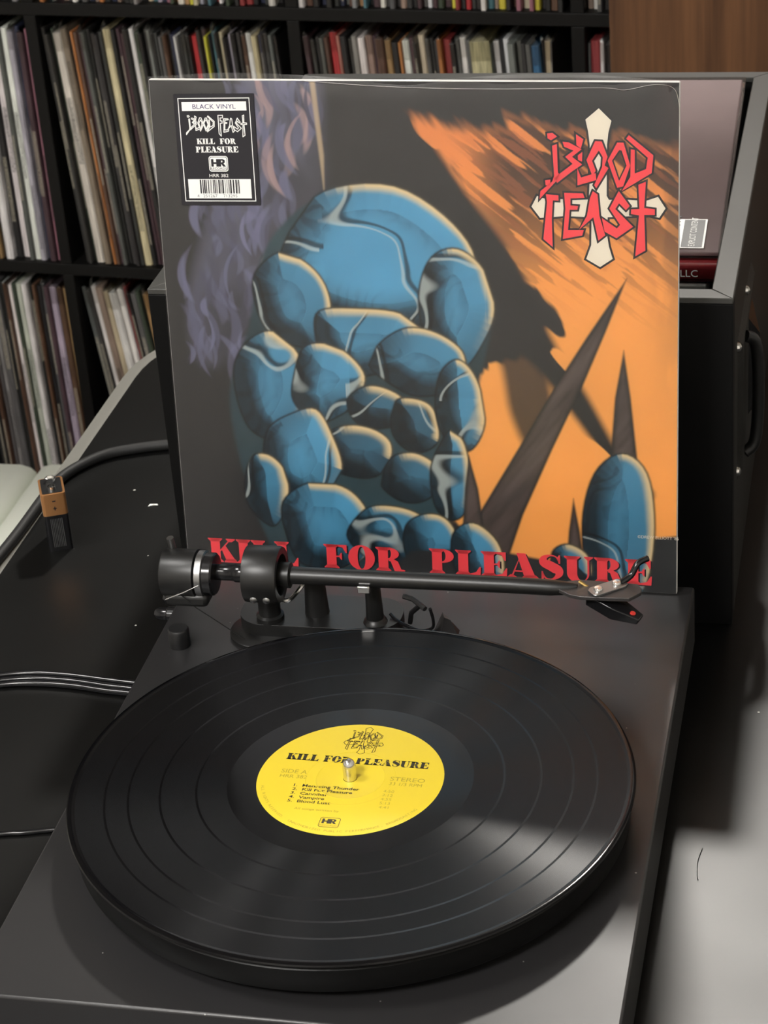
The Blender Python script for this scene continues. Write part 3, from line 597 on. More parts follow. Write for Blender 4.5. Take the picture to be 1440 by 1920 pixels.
# label frame is turned a little on the deck
LA = math.radians(-0.9)
def LT(p): return (p[0]*math.cos(LA)-p[1]*math.sin(LA), p[0]*math.sin(LA)+p[1]*math.cos(LA), p[2])
def lab_part(name, g, m): return part(name, LP(g), m, lb, 0, 0, LT)
def merge(*gs):
    r = G()
    for g in gs: r.add(g.v, g.f)
    return r
lab_part('title', fat_g('KILL FOR PLEASURE', -38.8, 39.4, 13.0, 18.6), 'dark_ink')
fn = lambda p: ((p[0]-268.5)*.285, (p[1]-253)*.275+34.8)
lo = outline_g([[fn(p) for p in l] for k in LOGO for l in LOGO[k]], .34)
lab_part('band_logo', lo, 'dark_ink')
lab_part('side_text', merge(text_g('SIDE A', 3.6, x=-38.3, y=.6, squeeze=1.0), text_g('HRR 382', 3.0, x=-38, y=-3.6, squeeze=1.0)), 'dim_print')
lab_part('speed_text', merge(text_g('STEREO', 3.6, right=40.2, y=.4, squeeze=1.12), text_g('33 1/3 RPM', 2.8, right=39.4, y=-3.6, squeeze=1.0)), 'dim_print')
trk = ['1.  Menacing Thunder', '2.  Kill For Pleasure', '3.  Cannibal', '4.  Vampire', '5.  Blood Lust']
lab_part('track_list', merge(*[text_g(t, 2.35, x=-28.4, y=-10.6-i*3.45, squeeze=1.28, bold=.014) for i, t in enumerate(trk)]), 'dark_ink')
lab_part('track_times', merge(*[text_g(t, 2.3, right=26, y=-10.3-i*3.5, squeeze=1.1) for i, t in enumerate(['4:50', '3:12', '4:55', '5:13', '4:41'])]), 'dim_print')
lab_part('credit_text', text_g('All songs written by', 1.8, x=-23, y=-30.4, squeeze=1.2), 'dim_print')
def hr_logo(cx, cy, s):
    g = G(); r = 1
    for poly in ([(0,0),(.24,0),(.24,.36),(.5,.36),(.5,0),(.74,0),(.74,1),(.5,1),(.5,.6),(.24,.6),(.24,1),(0,1)],): g.flat([[(cx+(a-.72)*s, cy+b*s*.72) for a, b in poly]])
    o = [(.74,1),(1.18,1),(1.36,.86),(1.36,.56),(1.22,.42),(1.46,0),(1.18,0),(.98,.38),(.98,0),(.74,0)]
    i = [(.98,.82),(1.1,.82),(1.14,.74),(1.14,.66),(1.1,.58),(.98,.58)]
    g.flat([[(cx+(a-.72)*s, cy+b*s*.72) for a, b in o], [(cx+(a-.72)*s, cy+b*s*.72) for a, b in i]]); return g
lab_part('maker_mark', merge(hr_logo(-1.9, -40.4, 5.4), outline_g([rrect(-6.9, 3.6, -43.4, -35.4, 1.2, 4)], .3)), 'dark_ink')
lab_part('maker_mark_name', text_g('RECORDS', 1.3, cx=-1.7, y=-42.6, squeeze=1.2), 'dim_print')
def arc_text(body, r, a0, a1, h):
    g = G(); n_ = len(body)
    for i, c in enumerate(body):
        if c == ' ': continue
        t = a0+(a1-a0)*i/(n_-1); q = text_g(c, h, cx=0, y=0, squeeze=1.1)
        if a1 > a0: f = lambda p: (-(-p[1]+0)*0+math.cos(t)*(r-p[1])-math.sin(t)*p[0], math.sin(t)*(r-p[1])+math.cos(t)*p[0], 0)
        else: f = lambda p: (math.cos(t)*(r+p[1])+math.sin(t)*p[0], math.sin(t)*(r+p[1])-math.cos(t)*p[0], 0)
        q.map(f); g.add(q.v, q.f)
    return g
lab_part('rim_text', arc_text('ALL RIGHTS RESERVED.  UNAUTHORIZED PUBLIC PERFORMANCE, BROADCASTING', 47.3, math.radians(196), math.radians(330), 1.7), 'dim_print')
part('pressing_ring', G().lathe([(23.6, 24.80), (24.0, 24.92), (24.4, 24.80)], n=72, close=False), 'yellow', lb, 60)

# ================================================================ RECORD JACKET
JO, JY, JL = Vector((-164.878, 250.441, .6)), -0.026442, 0.11907
ex = Vector((math.cos(JY), math.sin(JY), 0)); n0 = Vector((-math.sin(JY), math.cos(JY), 0)); ez = Vector((0, 0, 1))*math.cos(JL)+n0*math.sin(JL); nn = ex.cross(ez)
def J(p): return tuple(JO+ex*p[0]+ez*p[1]+nn*p[2])
jk = thing('record_jacket', 'shrink-wrapped record jacket in blue and orange leaning upright behind the tonearm', 'record jacket', tuple(JO+ex*157))
def jpart(name, g, m, z, parent=jk, label=None):
    g.map(lambda p: (p[0], p[1], z)); return part(name, g, m, parent, 0, 0, J, label)
part('sleeve', G().box(0, 315, 0, 315, -4, 0), 'card', jk, 40, .8, J)
# ---- flat print: plain stand-in picture, blue rocks before an orange sky, painted per vertex
NG = 560
def picture():
    rs_ = np.random.RandomState(4)
    u, v = np.meshgrid(np.linspace(0, 1, NG), np.linspace(0, 1, NG)); img = np.zeros((NG, NG, 3)); A = np.array
    def sm(x, a, b): t = np.clip((x-a)/(b-a), 0, 1); return t*t*(3-2*t)
    def vnoise(x, y, seed):
        r = np.random.RandomState(seed); T_ = r.rand(64, 64); xi = np.floor(x).astype(int); yi = np.floor(y).astype(int); fx = x-xi; fy = y-yi
        fx = fx*fx*(3-2*fx); fy = fy*fy*(3-2*fy); g_ = lambda a, b: T_[a % 64, b % 64]
        return (g_(xi, yi)*(1-fx)+g_(xi+1, yi)*fx)*(1-fy)+(g_(xi, yi+1)*(1-fx)+g_(xi+1, yi+1)*fx)*fy
    def fbm(x, y, s, o=4): return sum(vnoise(x*2**i, y*2**i, s+i)/2**i for i in range(o))/sum(1/2**i for i in range(o))
    def lay(mask, col): img[:] = img*(1-mask[..., None])+np.asarray(col)*mask[..., None]
    def poly(pts, soft=.004):
        xs_ = [p[0] for p in pts]; ys_ = [p[1] for p in pts]; c0, c1 = [int(np.clip(t*NG, 0, NG)) for t in (min(xs_)-.02, max(xs_)+.02)]; r0, r1 = [int(np.clip(t*NG, 0, NG)) for t in (min(ys_)-.02, max(ys_)+.02)]
        uu, vv = u[r0:r1, c0:c1], v[r0:r1, c0:c1]; inside = np.zeros(uu.shape, bool); d = np.full(uu.shape, 9.0); n_ = len(pts)
        for i in range(n_):
            (x1, y1), (x2, y2) = pts[i], pts[(i+1) % n_]
            c = ((y1 > vv) != (y2 > vv)) & (uu < (x2-x1)*(vv-y1)/(y2-y1+1e-12)+x1); inside ^= c
            l = (x2-x1)**2+(y2-y1)**2; t = np.clip(((uu-x1)*(x2-x1)+(vv-y1)*(y2-y1))/(l+1e-12), 0, 1); d = np.minimum(d, (uu-x1-t*(x2-x1))**2+(vv-y1-t*(y2-y1))**2)
        sd = np.full((NG, NG), -.02); d = np.sqrt(d); sd[r0:r1, c0:c1] = np.where(inside, d, -d); return sm(sd, -soft, soft), sd
    def smooth_poly(pts):
        p = [(a, b, 0) for a, b in pts]; p = p[-2:]+p+p[:3]; q = spline(p, 5); k = 5; return [(a.x, a.y) for a in q[2*k:-3*k+1]]
    dark = A([.020, .019, .020])
    img[:] = dark*(1+.35*(fbm(u*7, v*7, 3)-.5)[..., None])
    # orange sky, right; boundary runs down from the upper middle to the right
    dg = (u-.52)*.74+(.93-v)*.30+ (fbm(u*6, v*6, 9)-.5)*.05
    sky = A([.92, .42, .10])*(1-sm(v, .45, 1.0))[..., None]+A([.72, .25, .07])*sm(v, .45, 1.0)[..., None]
    sky = sky*(.9+.25*fbm(u*5, v*5, 31))[..., None]
    skym = sm(u+.55*(v-.5)*.0, .575, .60); cut = (u-.50)-(.30)*np.clip(.92-v, 0, .2)
    bnd = .50+.10*sm(.95-v, 0, .25)+.17*sm(.75-v, 0, .20)-.22*sm(.58-v, 0, .22)
    rag = (fbm(u*20+v*14, (u-v)*4, 21)-.5)*.16
    skym = sm(u-bnd+rag, -.01, .012)*sm(.95-v-.3*(u-.55)*(u > .55)*.3+rag*.6, 0, .03)
    lay(skym, sky)
    # dark brush streaks running down to the right, densest at the upper right
    al = (u*.62+v*.78); ac = (u*.78-v*.62)
    st = fbm(ac*8+3, al*85, 41, 3); dens = sm(v, .50, .85)*sm(u, .55, .7)
    lay(sm(st, .62-.24*dens, .66-.22*dens)*dens*.92*skym, A([.030, .018, .016]))
    st2 = fbm(ac*12+1, al*120, 47, 3); lay(sm(st2, .60, .64)*dens*.5*skym, A([.42, .13, .05]))
    lay(sm(u, .93, 1)*sm(v, .3, .9)*.55*sm(fbm(u*30, v*9, 52), .35, .6), A([.05, .03, .03]))
    # dark sweep falling across the orange field
    m_, sd = poly(smooth_poly([(.46, .99), (.60, .80), (.70, .66), (.76, .52), (.83, .40), (.90, .27), (.955, .21), (.93, .20), (.86, .28), (.78, .39), (.70, .48), (.60, .50), (.50, .62), (.38, .84)]), .01)
    lay(m_*sm(fbm(al*40, ac*6, 61, 3)+.5*sm(sd, 0, .03), .42, .5), dark*.9)
    m_, sd = poly(smooth_poly([(.60, .60), (.66, .47), (.68, .36), (.72, .28), (.76, .36), (.745, .47), (.70, .58)]), .012); lay(m_*.9, dark)
    # lavender strokes, left
    m_, sd = poly(smooth_poly([(.19, 1.03), (.32, 1.03), (.335, .88), (.325, .78), (.24, .66), (.17, .52), (.10, .44), (.05, .46), (.05, .58), (.10, .74), (.15, .90)]), .02)
    lay(m_*(.35+.75*sm(fbm(u*9, v*4, 151), .3, .65))*.85, A([.125, .125, .175])*(.55+.9*fbm(u*16, v*6, 155))[..., None])
    for i in range(250):
        cx = rs_.uniform(.03, .36); cy = rs_.uniform(.44, 1.0); top = (cy-.44)/.56
        if cx > .13+.22*top or cx < .02+.14*top*top: continue
        w_ = rs_.uniform(.004, .013); l_ = rs_.uniform(.02, .065); an = rs_.normal(1.62, .25)
        du, dv = u-cx, v-cy; a2 = du*math.cos(an)+dv*math.sin(an); b2 = -du*math.sin(an)+dv*math.cos(an)+.35*a2*a2/l_*rs_.choice([-1, 1])
        mk = sm(1-(a2/l_)**2-(b2/w_)**2, 0, .7)*rs_.uniform(.35, .9)
        pink = rs_.rand() < .3 and cx > .2
        lay(mk, A([.42, .29, .29]) if pink else A([.16, .16, .26])*rs_.uniform(.35, 1.25))
    m_, sd = poly([(.315, 1), (.325, 1), (.335, .86), (.332, .78), (.326, .86)], .003); lay(m_*.7, A([.6, .45, .28]))
    # blue rocks
    N1 = fbm(u*9, v*9, 1, 4); N2 = fbm(u*4, v*4.5, 83, 3); sh2 = lambda a, k: np.roll(a, (k*37 % NG, k*91 % NG), (0, 1))
    def rock(pts, base, rim=A([.80, .62, .34]), hatch=1.0, seed=1, light=(.75, .65)):
        q = smooth_poly(pts); m_, sd = poly(q, .003); gy, gx = np.gradient(np.minimum(sd, .05)); gl = np.hypot(gx, gy)+1e-9; nx, ny = -gx/gl, -gy/gl
        lit = nx*light[0]+ny*light[1]; bulge = sm(sd, 0, .09)
        nz_ = sh2(N1, seed); n2_ = sh2(N2, seed); line = sm(np.sin((ac*1.0+nz_*.22)*150), .1, .9)
        shade = np.clip(1-(1-bulge)*(.65-.75*lit)*hatch, .08, 1.15)
        col = base*shade[..., None]*(1+.22*(nz_-.5))[..., None]
        col = col*(1-.45*(line*(1-bulge)*(lit < .15))[..., None])
        vein = sm(np.abs(n2_-.5), .018, .004); col = col*(1-.75*vein[..., None])+0
        hi = sm(np.abs(np.roll(n2_, (-4, -5), (0, 1))-.5), .012, .003); col = col*(1-.6*hi[..., None])+A([.55, .62, .60])*.6*hi[..., None]
        rm = sm(lit, .25, .7)*sm(sd, .016+.012*nz_, .004); col = col*(1-rm[..., None])+rim*rm[..., None]
        edge = sm(sd, .006, .001); col = col*(1-.9*edge[..., None]); lay(m_, col)
    BL = A([.085, .33, .52])
    # a heap of blue boulders with dark gaps between them
    q = smooth_poly([(.13, .22), (.115, .38), (.165, .52), (.20, .66), (.28, .755), (.40, .80), (.52, .765), (.60, .68), (.645, .56), (.625, .44), (.585, .30), (.55, .12), (.52, -.05), (.24, -.05), (.17, .08)])
    m_, sd = poly(q, .006); lay(m_, A([.022, .055, .068])*(.5+fbm(u*10, v*10, 103))[..., None])
    def boulder(cx, cy, a, b, seed, k=1.0):
        r_ = np.random.RandomState(seed); n_ = 9; ph = r_.uniform(0, 6.28)
        rock([(cx+a*math.cos(ph+6.2832*i/n_)*r_.uniform(.86, 1.1), cy+b*math.sin(ph+6.2832*i/n_)*r_.uniform(.86, 1.1)) for i in range(n_)], BL*k, seed=seed)
    for b_ in [(.42, .655, .205, .145, 2, 1.05), (.255, .57, .085, .10, 31, .8), (.575, .565, .075, .12, 47, .95), (.40, .50, .12, .075, 12, .9), (.505, .455, .10, .07, 14, .85), (.20, .40, .085, .115, 16, .85),
               (.315, .41, .075, .085, 33, .95), (.415, .36, .06, .05, 19, .45), (.49, .33, .055, .06, 35, .4), (.58, .375, .05, .10, 21, .9), (.375, .27, .07, .06, 37, .4), (.255, .255, .085, .10, 24, .95), (.475, .215, .06, .055, 39, .5),
               (.56, .22, .045, .10, 41, .9), (.18, .18, .05, .08, 43, .7), (.30, .10, .10, .10, 26, .95), (.43, .09, .085, .075, 28, .85), (.515, .08, .06, .075, 45, .9)]: boulder(*b_)
    # leaning trunk, spires, small rocks, dark ground
    m_, sd = poly([(1.02, .125), (1.02, -.02), (.40, -.02), (.47, .06), (.62, .075), (.75, .055), (.86, .10)], .004); lay(m_, A([.022, .024, .026])*(1+.6*(fbm(u*12, v*12, 90)-.5))[..., None])
    def trunk(pts, seed):
        m_, sd = poly(pts, .003); c = A([.085, .062, .055])*(.5+1.1*fbm(al*10, ac*60+seed, seed, 3))[..., None]; lay(m_, c*sm(sd, -.002, .012)[..., None]+A([.012, .01, .01])*(1-sm(sd, -.002, .012))[..., None])
    trunk([(.905, .635), (.83, .52), (.765, .415), (.70, .30), (.61, .145), (.555, .03), (.66, .03), (.70, .15), (.76, .29), (.82, .42), (.865, .53)], 4)
    trunk([(.899, .495), (.882, .40), (.872, .27), (.862, .12), (.94, .12), (.925, .27), (.912, .40)], 8)
    trunk([(.595, .27), (.585, .20), (.575, .08), (.625, .08), (.612, .20)], 6)
    trunk([(.80, .19), (.79, .12), (.785, .05), (.82, .05), (.812, .12)], 7)
    rock([(.83, .02), (.815, .14), (.84, .245), (.895, .29), (.945, .25), (.96, .14), (.945, .02), (.90, -.03)], BL*.8, seed=23)
    rock([(.56, .02), (.555, .10), (.60, .13), (.65, .09), (.66, .02), (.61, -.02)], BL*.9, seed=27)
    rock([(.76, .02), (.755, .075), (.79, .095), (.83, .07), (.83, .02)], BL*.75, seed=29)
    return np.clip(img, 0, 1)
def cover():
    im = picture(); xs = np.linspace(.4, 314.6, NG); P = np.empty((NG, NG, 3)); b = W(BASE[jk.name])
    uu, vv = np.meshgrid(xs, xs)
    o = np.array(JO)+0; pts = o+uu[..., None]*np.array(ex)+vv[..., None]*np.array(ez)+.05*np.array(nn)
    pts = pts*.001+np.array([0, 0, ZO*.001])-np.array(b)
    i = np.arange(NG*NG).reshape(NG, NG); f = np.stack([i[:-1, :-1], i[:-1, 1:], i[1:, 1:], i[1:, :-1]], -1).reshape(-1, 4)
    me = bpy.data.meshes.new('cover_picture'); me.vertices.add(NG*NG); me.vertices.foreach_set('co', pts.reshape(-1).astype(np.float32))
    nf = len(f); me.loops.add(nf*4); me.loops.foreach_set('vertex_index', f.reshape(-1).astype(np.int32)); me.polygons.add(nf)
    me.polygons.foreach_set('loop_start', np.arange(0, nf*4, 4, dtype=np.int32)); me.update(calc_edges=True)
    a = me.color_attributes.new('Col', 'FLOAT_COLOR', 'POINT'); a.data.foreach_set('color', np.concatenate([im.reshape(-1, 3), np.ones((NG*NG, 1))], 1).reshape(-1).astype(np.float32))
    o_ = link('cover_picture', me, MT['cover'], jk); o_['label'] = 'blue rock shapes on dark ground with orange sky'; return o_
cover()
tl = merge(fat_g('KILL', 14.5, 74.5, 4.2, 20.8), fat_g('FOR', 91.3, 144, 4.6, 20.9), fat_g('PLEASURE', 159.8, 299.8, 5.0, 21.9))
sh = merge(tl).map(lambda p: (p[0]+.9, p[1]-.6, 0))
jpart('title_shadow', sh, 'black_print', .14)
jpart('title_lettering', tl, 'red', .24, label='red fat-face lettering KILL FOR PLEASURE')
bl = jpart('band_logo', G().flat([LOGO['cross'][0]]), 'cream', .24, label='red band logo over a cream inverted cross')
jpart('cross_outline', G().flat([outset(LOGO['cross'][0], 1.2)]), 'black_print', .14, bl)
jpart('letter_outline', logo_letters(1.45), 'black_print', .32, bl)
jpart('letters', logo_letters(.38), 'red', .40, bl)
jpart('signature', text_g("\u00a9DREW ELLIOTT '86", 2.0, x=291, y=36.2), 'cream', .2)
# shrink film: a hair proud of the print, loose along the top edge
def filmg():
    g = G(); nx, ny = 60, 40; vs = []
    for j in range(ny+1):
        for i in range(nx+1):
            x = 315.6*i/nx-.3; y = 319.0*j/ny; t = max(0, (y-311)/8)
            z = .62+.10*math.sin(x*.21+y*.05)*min(1, y/300)+t*(-1.2+.5*math.sin(x*.11))
            if y > 311: y = 311+(y-311)*(.55+.45*math.sin(x*.017+.6)**2)
            if x > 285 and y > 285: z += .7*math.sin(x*.34)*math.sin(y*.27+x*.1)*min(1, (x-285)/12)*min(1, (y-285)/12)
            vs.append((x, y, z))
    return g.add(vs, [(j*(nx+1)+i, j*(nx+1)+i+1, (j+1)*(nx+1)+i+1, (j+1)*(nx+1)+i) for j in range(ny) for i in range(nx)])
part('shrink_wrap', filmg(), 'film', jk, 60, 0, J, 'clear shrink wrap with loose top edge')
part('wrap_seam', G().tube(spline([(95, 314.8, 1.0), (150, 311.5, 1.1), (210, 310.6, 1.1), (270, 311.6, 1.1), (284, 310.5, 1.2), (300, 313.5, 1.2), (311, 312, 1.2), (314.5, 304, 1.2), (315.2, 290, 1.0)], 8), .22, 6), 'silver', jk, 40, 0, J)
# sticker
def ST(p): # sticker frame 49.6 x 68
    a = -.008; x = p[0]; y = p[1]; return (15.3+x+y*-.002, 239.2+y+x*.016, p[2])
stk = part('hype_sticker', G().flat([[(0, 0), (49.8, 0), (49.8, 67.3), (0, 67.3)]], 0).map(lambda p: (p[0], p[1], 1.0)), 'black_print', jk, 0, 0, lambda p: J(ST(p)), 'black sticker with white print and barcode')
def sp_(name, g, m, z): return part(name, g.map(lambda p: (p[0], p[1], z)), m, stk, 0, 0, lambda p: J(ST(p)))
fr = G()
for a in (R_(2.6, 2.4, 47.2, 2.9), R_(2.6, 64.4, 47.2, 64.9), R_(2.6, 2.4, 3.1, 64.9), R_(46.7, 2.4, 47.2, 64.9)): fr.flat(a)
sp_('frame_line', fr, 'white', 1.08)
sp_('banner', G().flat(R_(4.9, 57.2, 45, 62.6)), 'white', 1.08)
sp_('banner_text', text_g('BLACK VINYL', 2.9, cx=25, y=58.4, squeeze=1.12), 'navy_print', 1.15)
def fit(keys, x0, x1, y0, y1):
    P_ = [p for k in keys for l in LOGO[k] for p in l]; a0, a1 = min(p[0] for p in P_), max(p[0] for p in P_); b0, b1 = min(p[1] for p in P_), max(p[1] for p in P_)
    return lambda p: (x0+(p[0]-a0)/(a1-a0)*(x1-x0), y0+(p[1]-b0)/(b1-b0)*(y1-y0))
LOGO['F2'] = [[(237, 257), (247.5, 257), (247, 252), (241.5, 252), (241.3, 246), (245.5, 246), (245.2, 241.5), (241, 241.5), (241.3, 216), (236.8, 221)]]
f1 = fit(('B', 'L', 'O1', 'O2', 'D'), 6.5, 24.5, 43, 54.5); f2 = fit(('F2', 'E', 'A', 'S', 'T'), 27, 44.5, 41.5, 54.5)
k1, k2 = ('B', 'L', 'O1', 'O2', 'D'), ('F2', 'E', 'A', 'S', 'T')
lg = merge(outline_g([[f1(p) for p in l] for k in k1 for l in LOGO[k]], .55), outline_g([[f2(p) for p in l] for k in k2 for l in LOGO[k]], .55))
sp_('logo_outline', lg, 'white', 1.1)
sp_('title_text', merge(fat_g('KILL', 12.6, 24, 37.2, 40.6), fat_g('FOR', 27, 37, 37.2, 40.6), fat_g('PLEASURE', 11.6, 38.2, 32.2, 35.8)), 'white', 1.1)
sp_('maker_box', merge(G().flat([rrect(19.2, 31.2, 20.6, 30, 1.5, 4), rrect(19.7, 30.7, 21.1, 29.5, 1.2, 4)]), G().flat([rrect(20, 30.4, 21.4, 29.2, 1, 4)])), 'white', 1.1)
sp_('maker_mark', hr_logo(25.2, 23.6, 6.3), 'black_print', 1.16)
sp_('maker_name', text_g('RECORDS', 1.35, cx=25.2, y=21.8, squeeze=1.25), 'black_print', 1.16)
sp_('catalogue_text', text_g('HRR 382', 2.1, cx=24.9, y=17.2, squeeze=1.15), 'white', 1.1)
sp_('barcode_panel', G().flat(R_(5.2, 4.2, 44.6, 16)), 'white', 1.08)
bc = G(); rb = random.Random(12); x = 12.6
while x < 37.4:
    w_ = rb.choice([.3, .3, .6, .9]); bc.flat(R_(x, 7.2, min(x+w_, 37.6), 15.6)); x += w_+rb.choice([.3, .35, .6, .8])
sp_('barcode_bars', bc, 'black_print', 1.14)
sp_('barcode_number', merge(text_g('4', 2.0, x=10.4, y=4.8), text_g('251267', 2.0, cx=18.6, y=4.8, squeeze=1.1), text_g('713295', 2.0, cx=31.2, y=4.8, squeeze=1.1)), 'grey_print', 1.14)

# ================================================================ FLIGHT-CASE STYLE CRATE
CX0, CX1, CY0, CY1, CZT = -190, 179, 310, 740, 168.6
cr = thing('record_crate', 'black open-topped record crate with grey rim behind the jacket', 'crate', (-5, 525, TZ))
part('front_panel', G().box(CX0, CX1, CY0, CY0+13, TZ, CZT-4), 'crate', cr, 40, .8)
part('back_panel', G().box(CX0, CX1, CY1-13, CY1, TZ, CZT-4), 'crate', cr, 40, .8)
for a, b in ((CX0, CX0+13), (CX1-13, CX1)): part('side_panel', G().box(a, b, CY0+13, CY1-13, TZ, CZT-4), 'crate_side', cr, 40, .8)
part('bottom_panel', G().box(CX0+13, CX1-13, CY0+13, CY1-13, TZ, TZ+10), 'crate', cr)
def rim(a0, a1, b0, b1):
    return G().box(a0, a1, b0, b1, CZT-4, CZT)
def mitre(p, q, r, s): return G().prism([p, q, r, s], CZT-4, CZT)
w = 14
i0, i1, j0, j1 = CX0+w, CX1-w, CY0+w, CY1-w
part('rim_strip', mitre((CX0, CY0), (CX1, CY0), (i1, j0), (i0, j0)), 'crate_rim', cr, 40, .7)
part('rim_strip', mitre((CX1, CY0), (CX1, CY1), (i1, j1), (i1, j0)), 'crate_rim', cr, 40, .7)
part('rim_strip', mitre((CX1, CY1), (CX0, CY1), (i0, j1), (i1, j1)), 'crate_rim', cr, 40, .7)
part('rim_strip', mitre((CX0, CY1), (CX0, CY0), (i0, j0), (i0, j1)), 'crate_rim', cr, 40, .7)
# recessed handle on the right side
hd = part('handle_dish', G().add([(CX1, 352, 22), (CX1, 352, 122), (CX1, 480, 122), (CX1, 480, 22), (CX1+3, 358, 28), (CX1+3, 358, 116), (CX1+3, 474, 116), (CX1+3, 474, 28)], [(0, 4, 5, 1), (1, 5, 6, 2), (2, 6, 7, 3), (3, 7, 4, 0), (4, 7, 6, 5)]), 'steel' if False else 'crate_side', cr, 20)
part('grip', G().tube(spline([(CX1+3, 380, 112), (CX1+9, 384, 106), (CX1+11, 386, 84), (CX1+11, 386, 54), (CX1+9, 384, 34), (CX1+3, 380, 28)], 5), 4, 10), 'black_plastic', hd)
part('latch', G().add([(CX1+3, 412, 110), (CX1+3, 445, 110), (CX1+3, 445, 40), (CX1+3, 412, 40), (CX1+10, 420, 96), (CX1+12, 438, 60), (CX1+10, 420, 48)], [(0, 4, 5, 1), (1, 5, 2), (2, 5, 6, 3), (3, 6, 4, 0), (4, 6, 5)]), 'black_gloss', hd, 20)
for y, z in ((350, 118), (350, 30), (430, 122), (470, 60)): part('rivet', G().lathe([(3.4, 0), (3, 1.6), (1.2, 2.6), (.2, 2.8)], axis='x', c=(CX1+(3 if 352 < y < 480 and 22 < z < 122 else 0), y, z), n=14), 'silver', cr)
# stack of sleeves lying in the crate, tilted up towards the back
def SL(x1, ynear, znear, length, th, wid=314, skew=-.012):
    tl_ = math.atan2(24, 298)
    def f(p):
        y = p[1]; return (x1-wid+p[0]+skew*y, ynear+y*math.cos(tl_)-p[2]*math.sin(tl_), znear+y*math.sin(tl_)+p[2]*math.cos(tl_))
    return f
def flat_sleeve(label, m, x1, yn, zn, th, wid=300, ln=283, film_=True, extra=None):
    f = SL(x1, yn, zn, ln, th, wid); b = f((wid/2, 0, 0))
    t = thing('boxed_record', label, 'record', b, 'sleeves lying in the crate')
    part('sleeve', G().box(0, wid, 0, ln, 0, th), m, t, 40, min(1.2, th*.3), f)
    if film_: part('plastic_sleeve', G().box(-1.5, wid+2.5, -2, ln+3, -.6, th+.8), 'sleeve_film', t, 40, .8, f)
    return t, f
flat_sleeve('dark record sleeve at the bottom of the crate stack', 'dark_card', 158, 410, 95, 14)
flat_sleeve('grey record sleeve in clear plastic, second from the bottom in the crate', 'clear_grey', 159, 414, 111, 12)
flat_sleeve('clear-wrapped grey record sleeve just under the dark red one in crate', 'clear_grey', 155, 411, 125.5, 8)
t3, f3 = flat_sleeve('dark red boxed record directly under the mauve sleeve in crate', 'red_case', 162, 413.5, 136, 11)
part('spine_text', text_g('LLC', 5.2, x=276, y=3.2).map(lambda p: (p[0], -2.3, p[1])), 'white', t3, 0, 0, f3)
t4, f4 = flat_sleeve('mauve record sleeve in clear plastic on top of the crate stack', 'purple', 162, 420, 149.5, 3)
ad_ = part('advisory_label', G().flat(R_(258, 4, 290, 46)).map(lambda p: (p[0], p[1], 4.0)), 'white', t4, 0, 0, f4, 'white and black parental advisory mark')
ax_ = lambda g, z: g.map(lambda p: (p[0], p[1], z))
def turned(g, x, y): return g.map(lambda p: (x-p[1], y+p[0], 0))
part('advisory_bar', ax_(G().flat(R_(275, 5.2, 288.7, 44.8)), 4.1), 'black_print', ad_, 0, 0, f4)
part('advisory_text', ax_(turned(text_g('ADVISORY', 10.5, x=0, y=0, squeeze=.68), 272.5, 6), 4.1), 'black_print', ad_, 0, 0, f4)
part('explicit_text', ax_(turned(text_g('EXPLICIT CONTENT', 4.4, x=0, y=0, squeeze=.76), 283.8, 6.5), 4.2), 'white', ad_, 0, 0, f4)

# ================================================================ BATTERY
bx, by, byaw = -306.5, 379.5, math.radians(24)
bt = thing('nine_volt_battery', 'black and copper nine-volt battery standing on the table', 'battery', (bx, by, TZ))
def BT(p): return (bx+p[0]*math.cos(byaw)-p[1]*math.sin(byaw), by+p[0]*math.sin(byaw)+p[1]*math.cos(byaw), TZ+p[2])
part('body', G().prism(rrect(-8.75, 8.75, -13, 13, 2.2, 5), 0, 29), 'black_gloss', bt, 40, .5, BT)
part('copper_band', G().prism(rrect(-8.85, 8.85, -13.1, 13.1, 2.3, 5), 29, 46.2), 'copper', bt, 40, .6, BT, 'copper-coloured upper band')
part('top_plate', G().prism(rrect(-7.3, 7.3, -11.6, 11.6, 1.5, 4), 46.2, 46.6), 'black_plastic', bt, 40, 0, BT)
part('terminal', G().lathe([(3.0, 46.6), (2.8, 48.6), (2.9, 49.4), (2.2, 49.5), (2.1, 48.2)], c=(0, -6.3, 0), n=20, close=False), 'silver', bt, 40, 0, BT)
part('terminal', G().lathe([(3.2, 46.6), (3.4, 48), (4.2, 49.6), (3.4, 49.6), (2.6, 48)], c=(0, 6.3, 0), n=6, close=False), 'silver', bt, 20, 0, BT)
part('polarity_mark', merge(G().flat(R_(-.35, 33.2, .35, 36.2)), G().flat(R_(-1.3, 34.4, 1.3, 35)), G().flat(R_(-1.2, 40, 1.2, 41))).map(lambda p: (p[0], -13.25, p[1])), 'black_print', bt, 0, 0, BT)
part('printed_panel', merge(*[G().flat(R_(-4.6+i*1.15, 3.5, -4.6+i*1.15+.5, 26.5)) for i in range(8)]).map(lambda p: (p[0], -13.12, p[1])), 'faint_print', bt, 0, 0, BT)

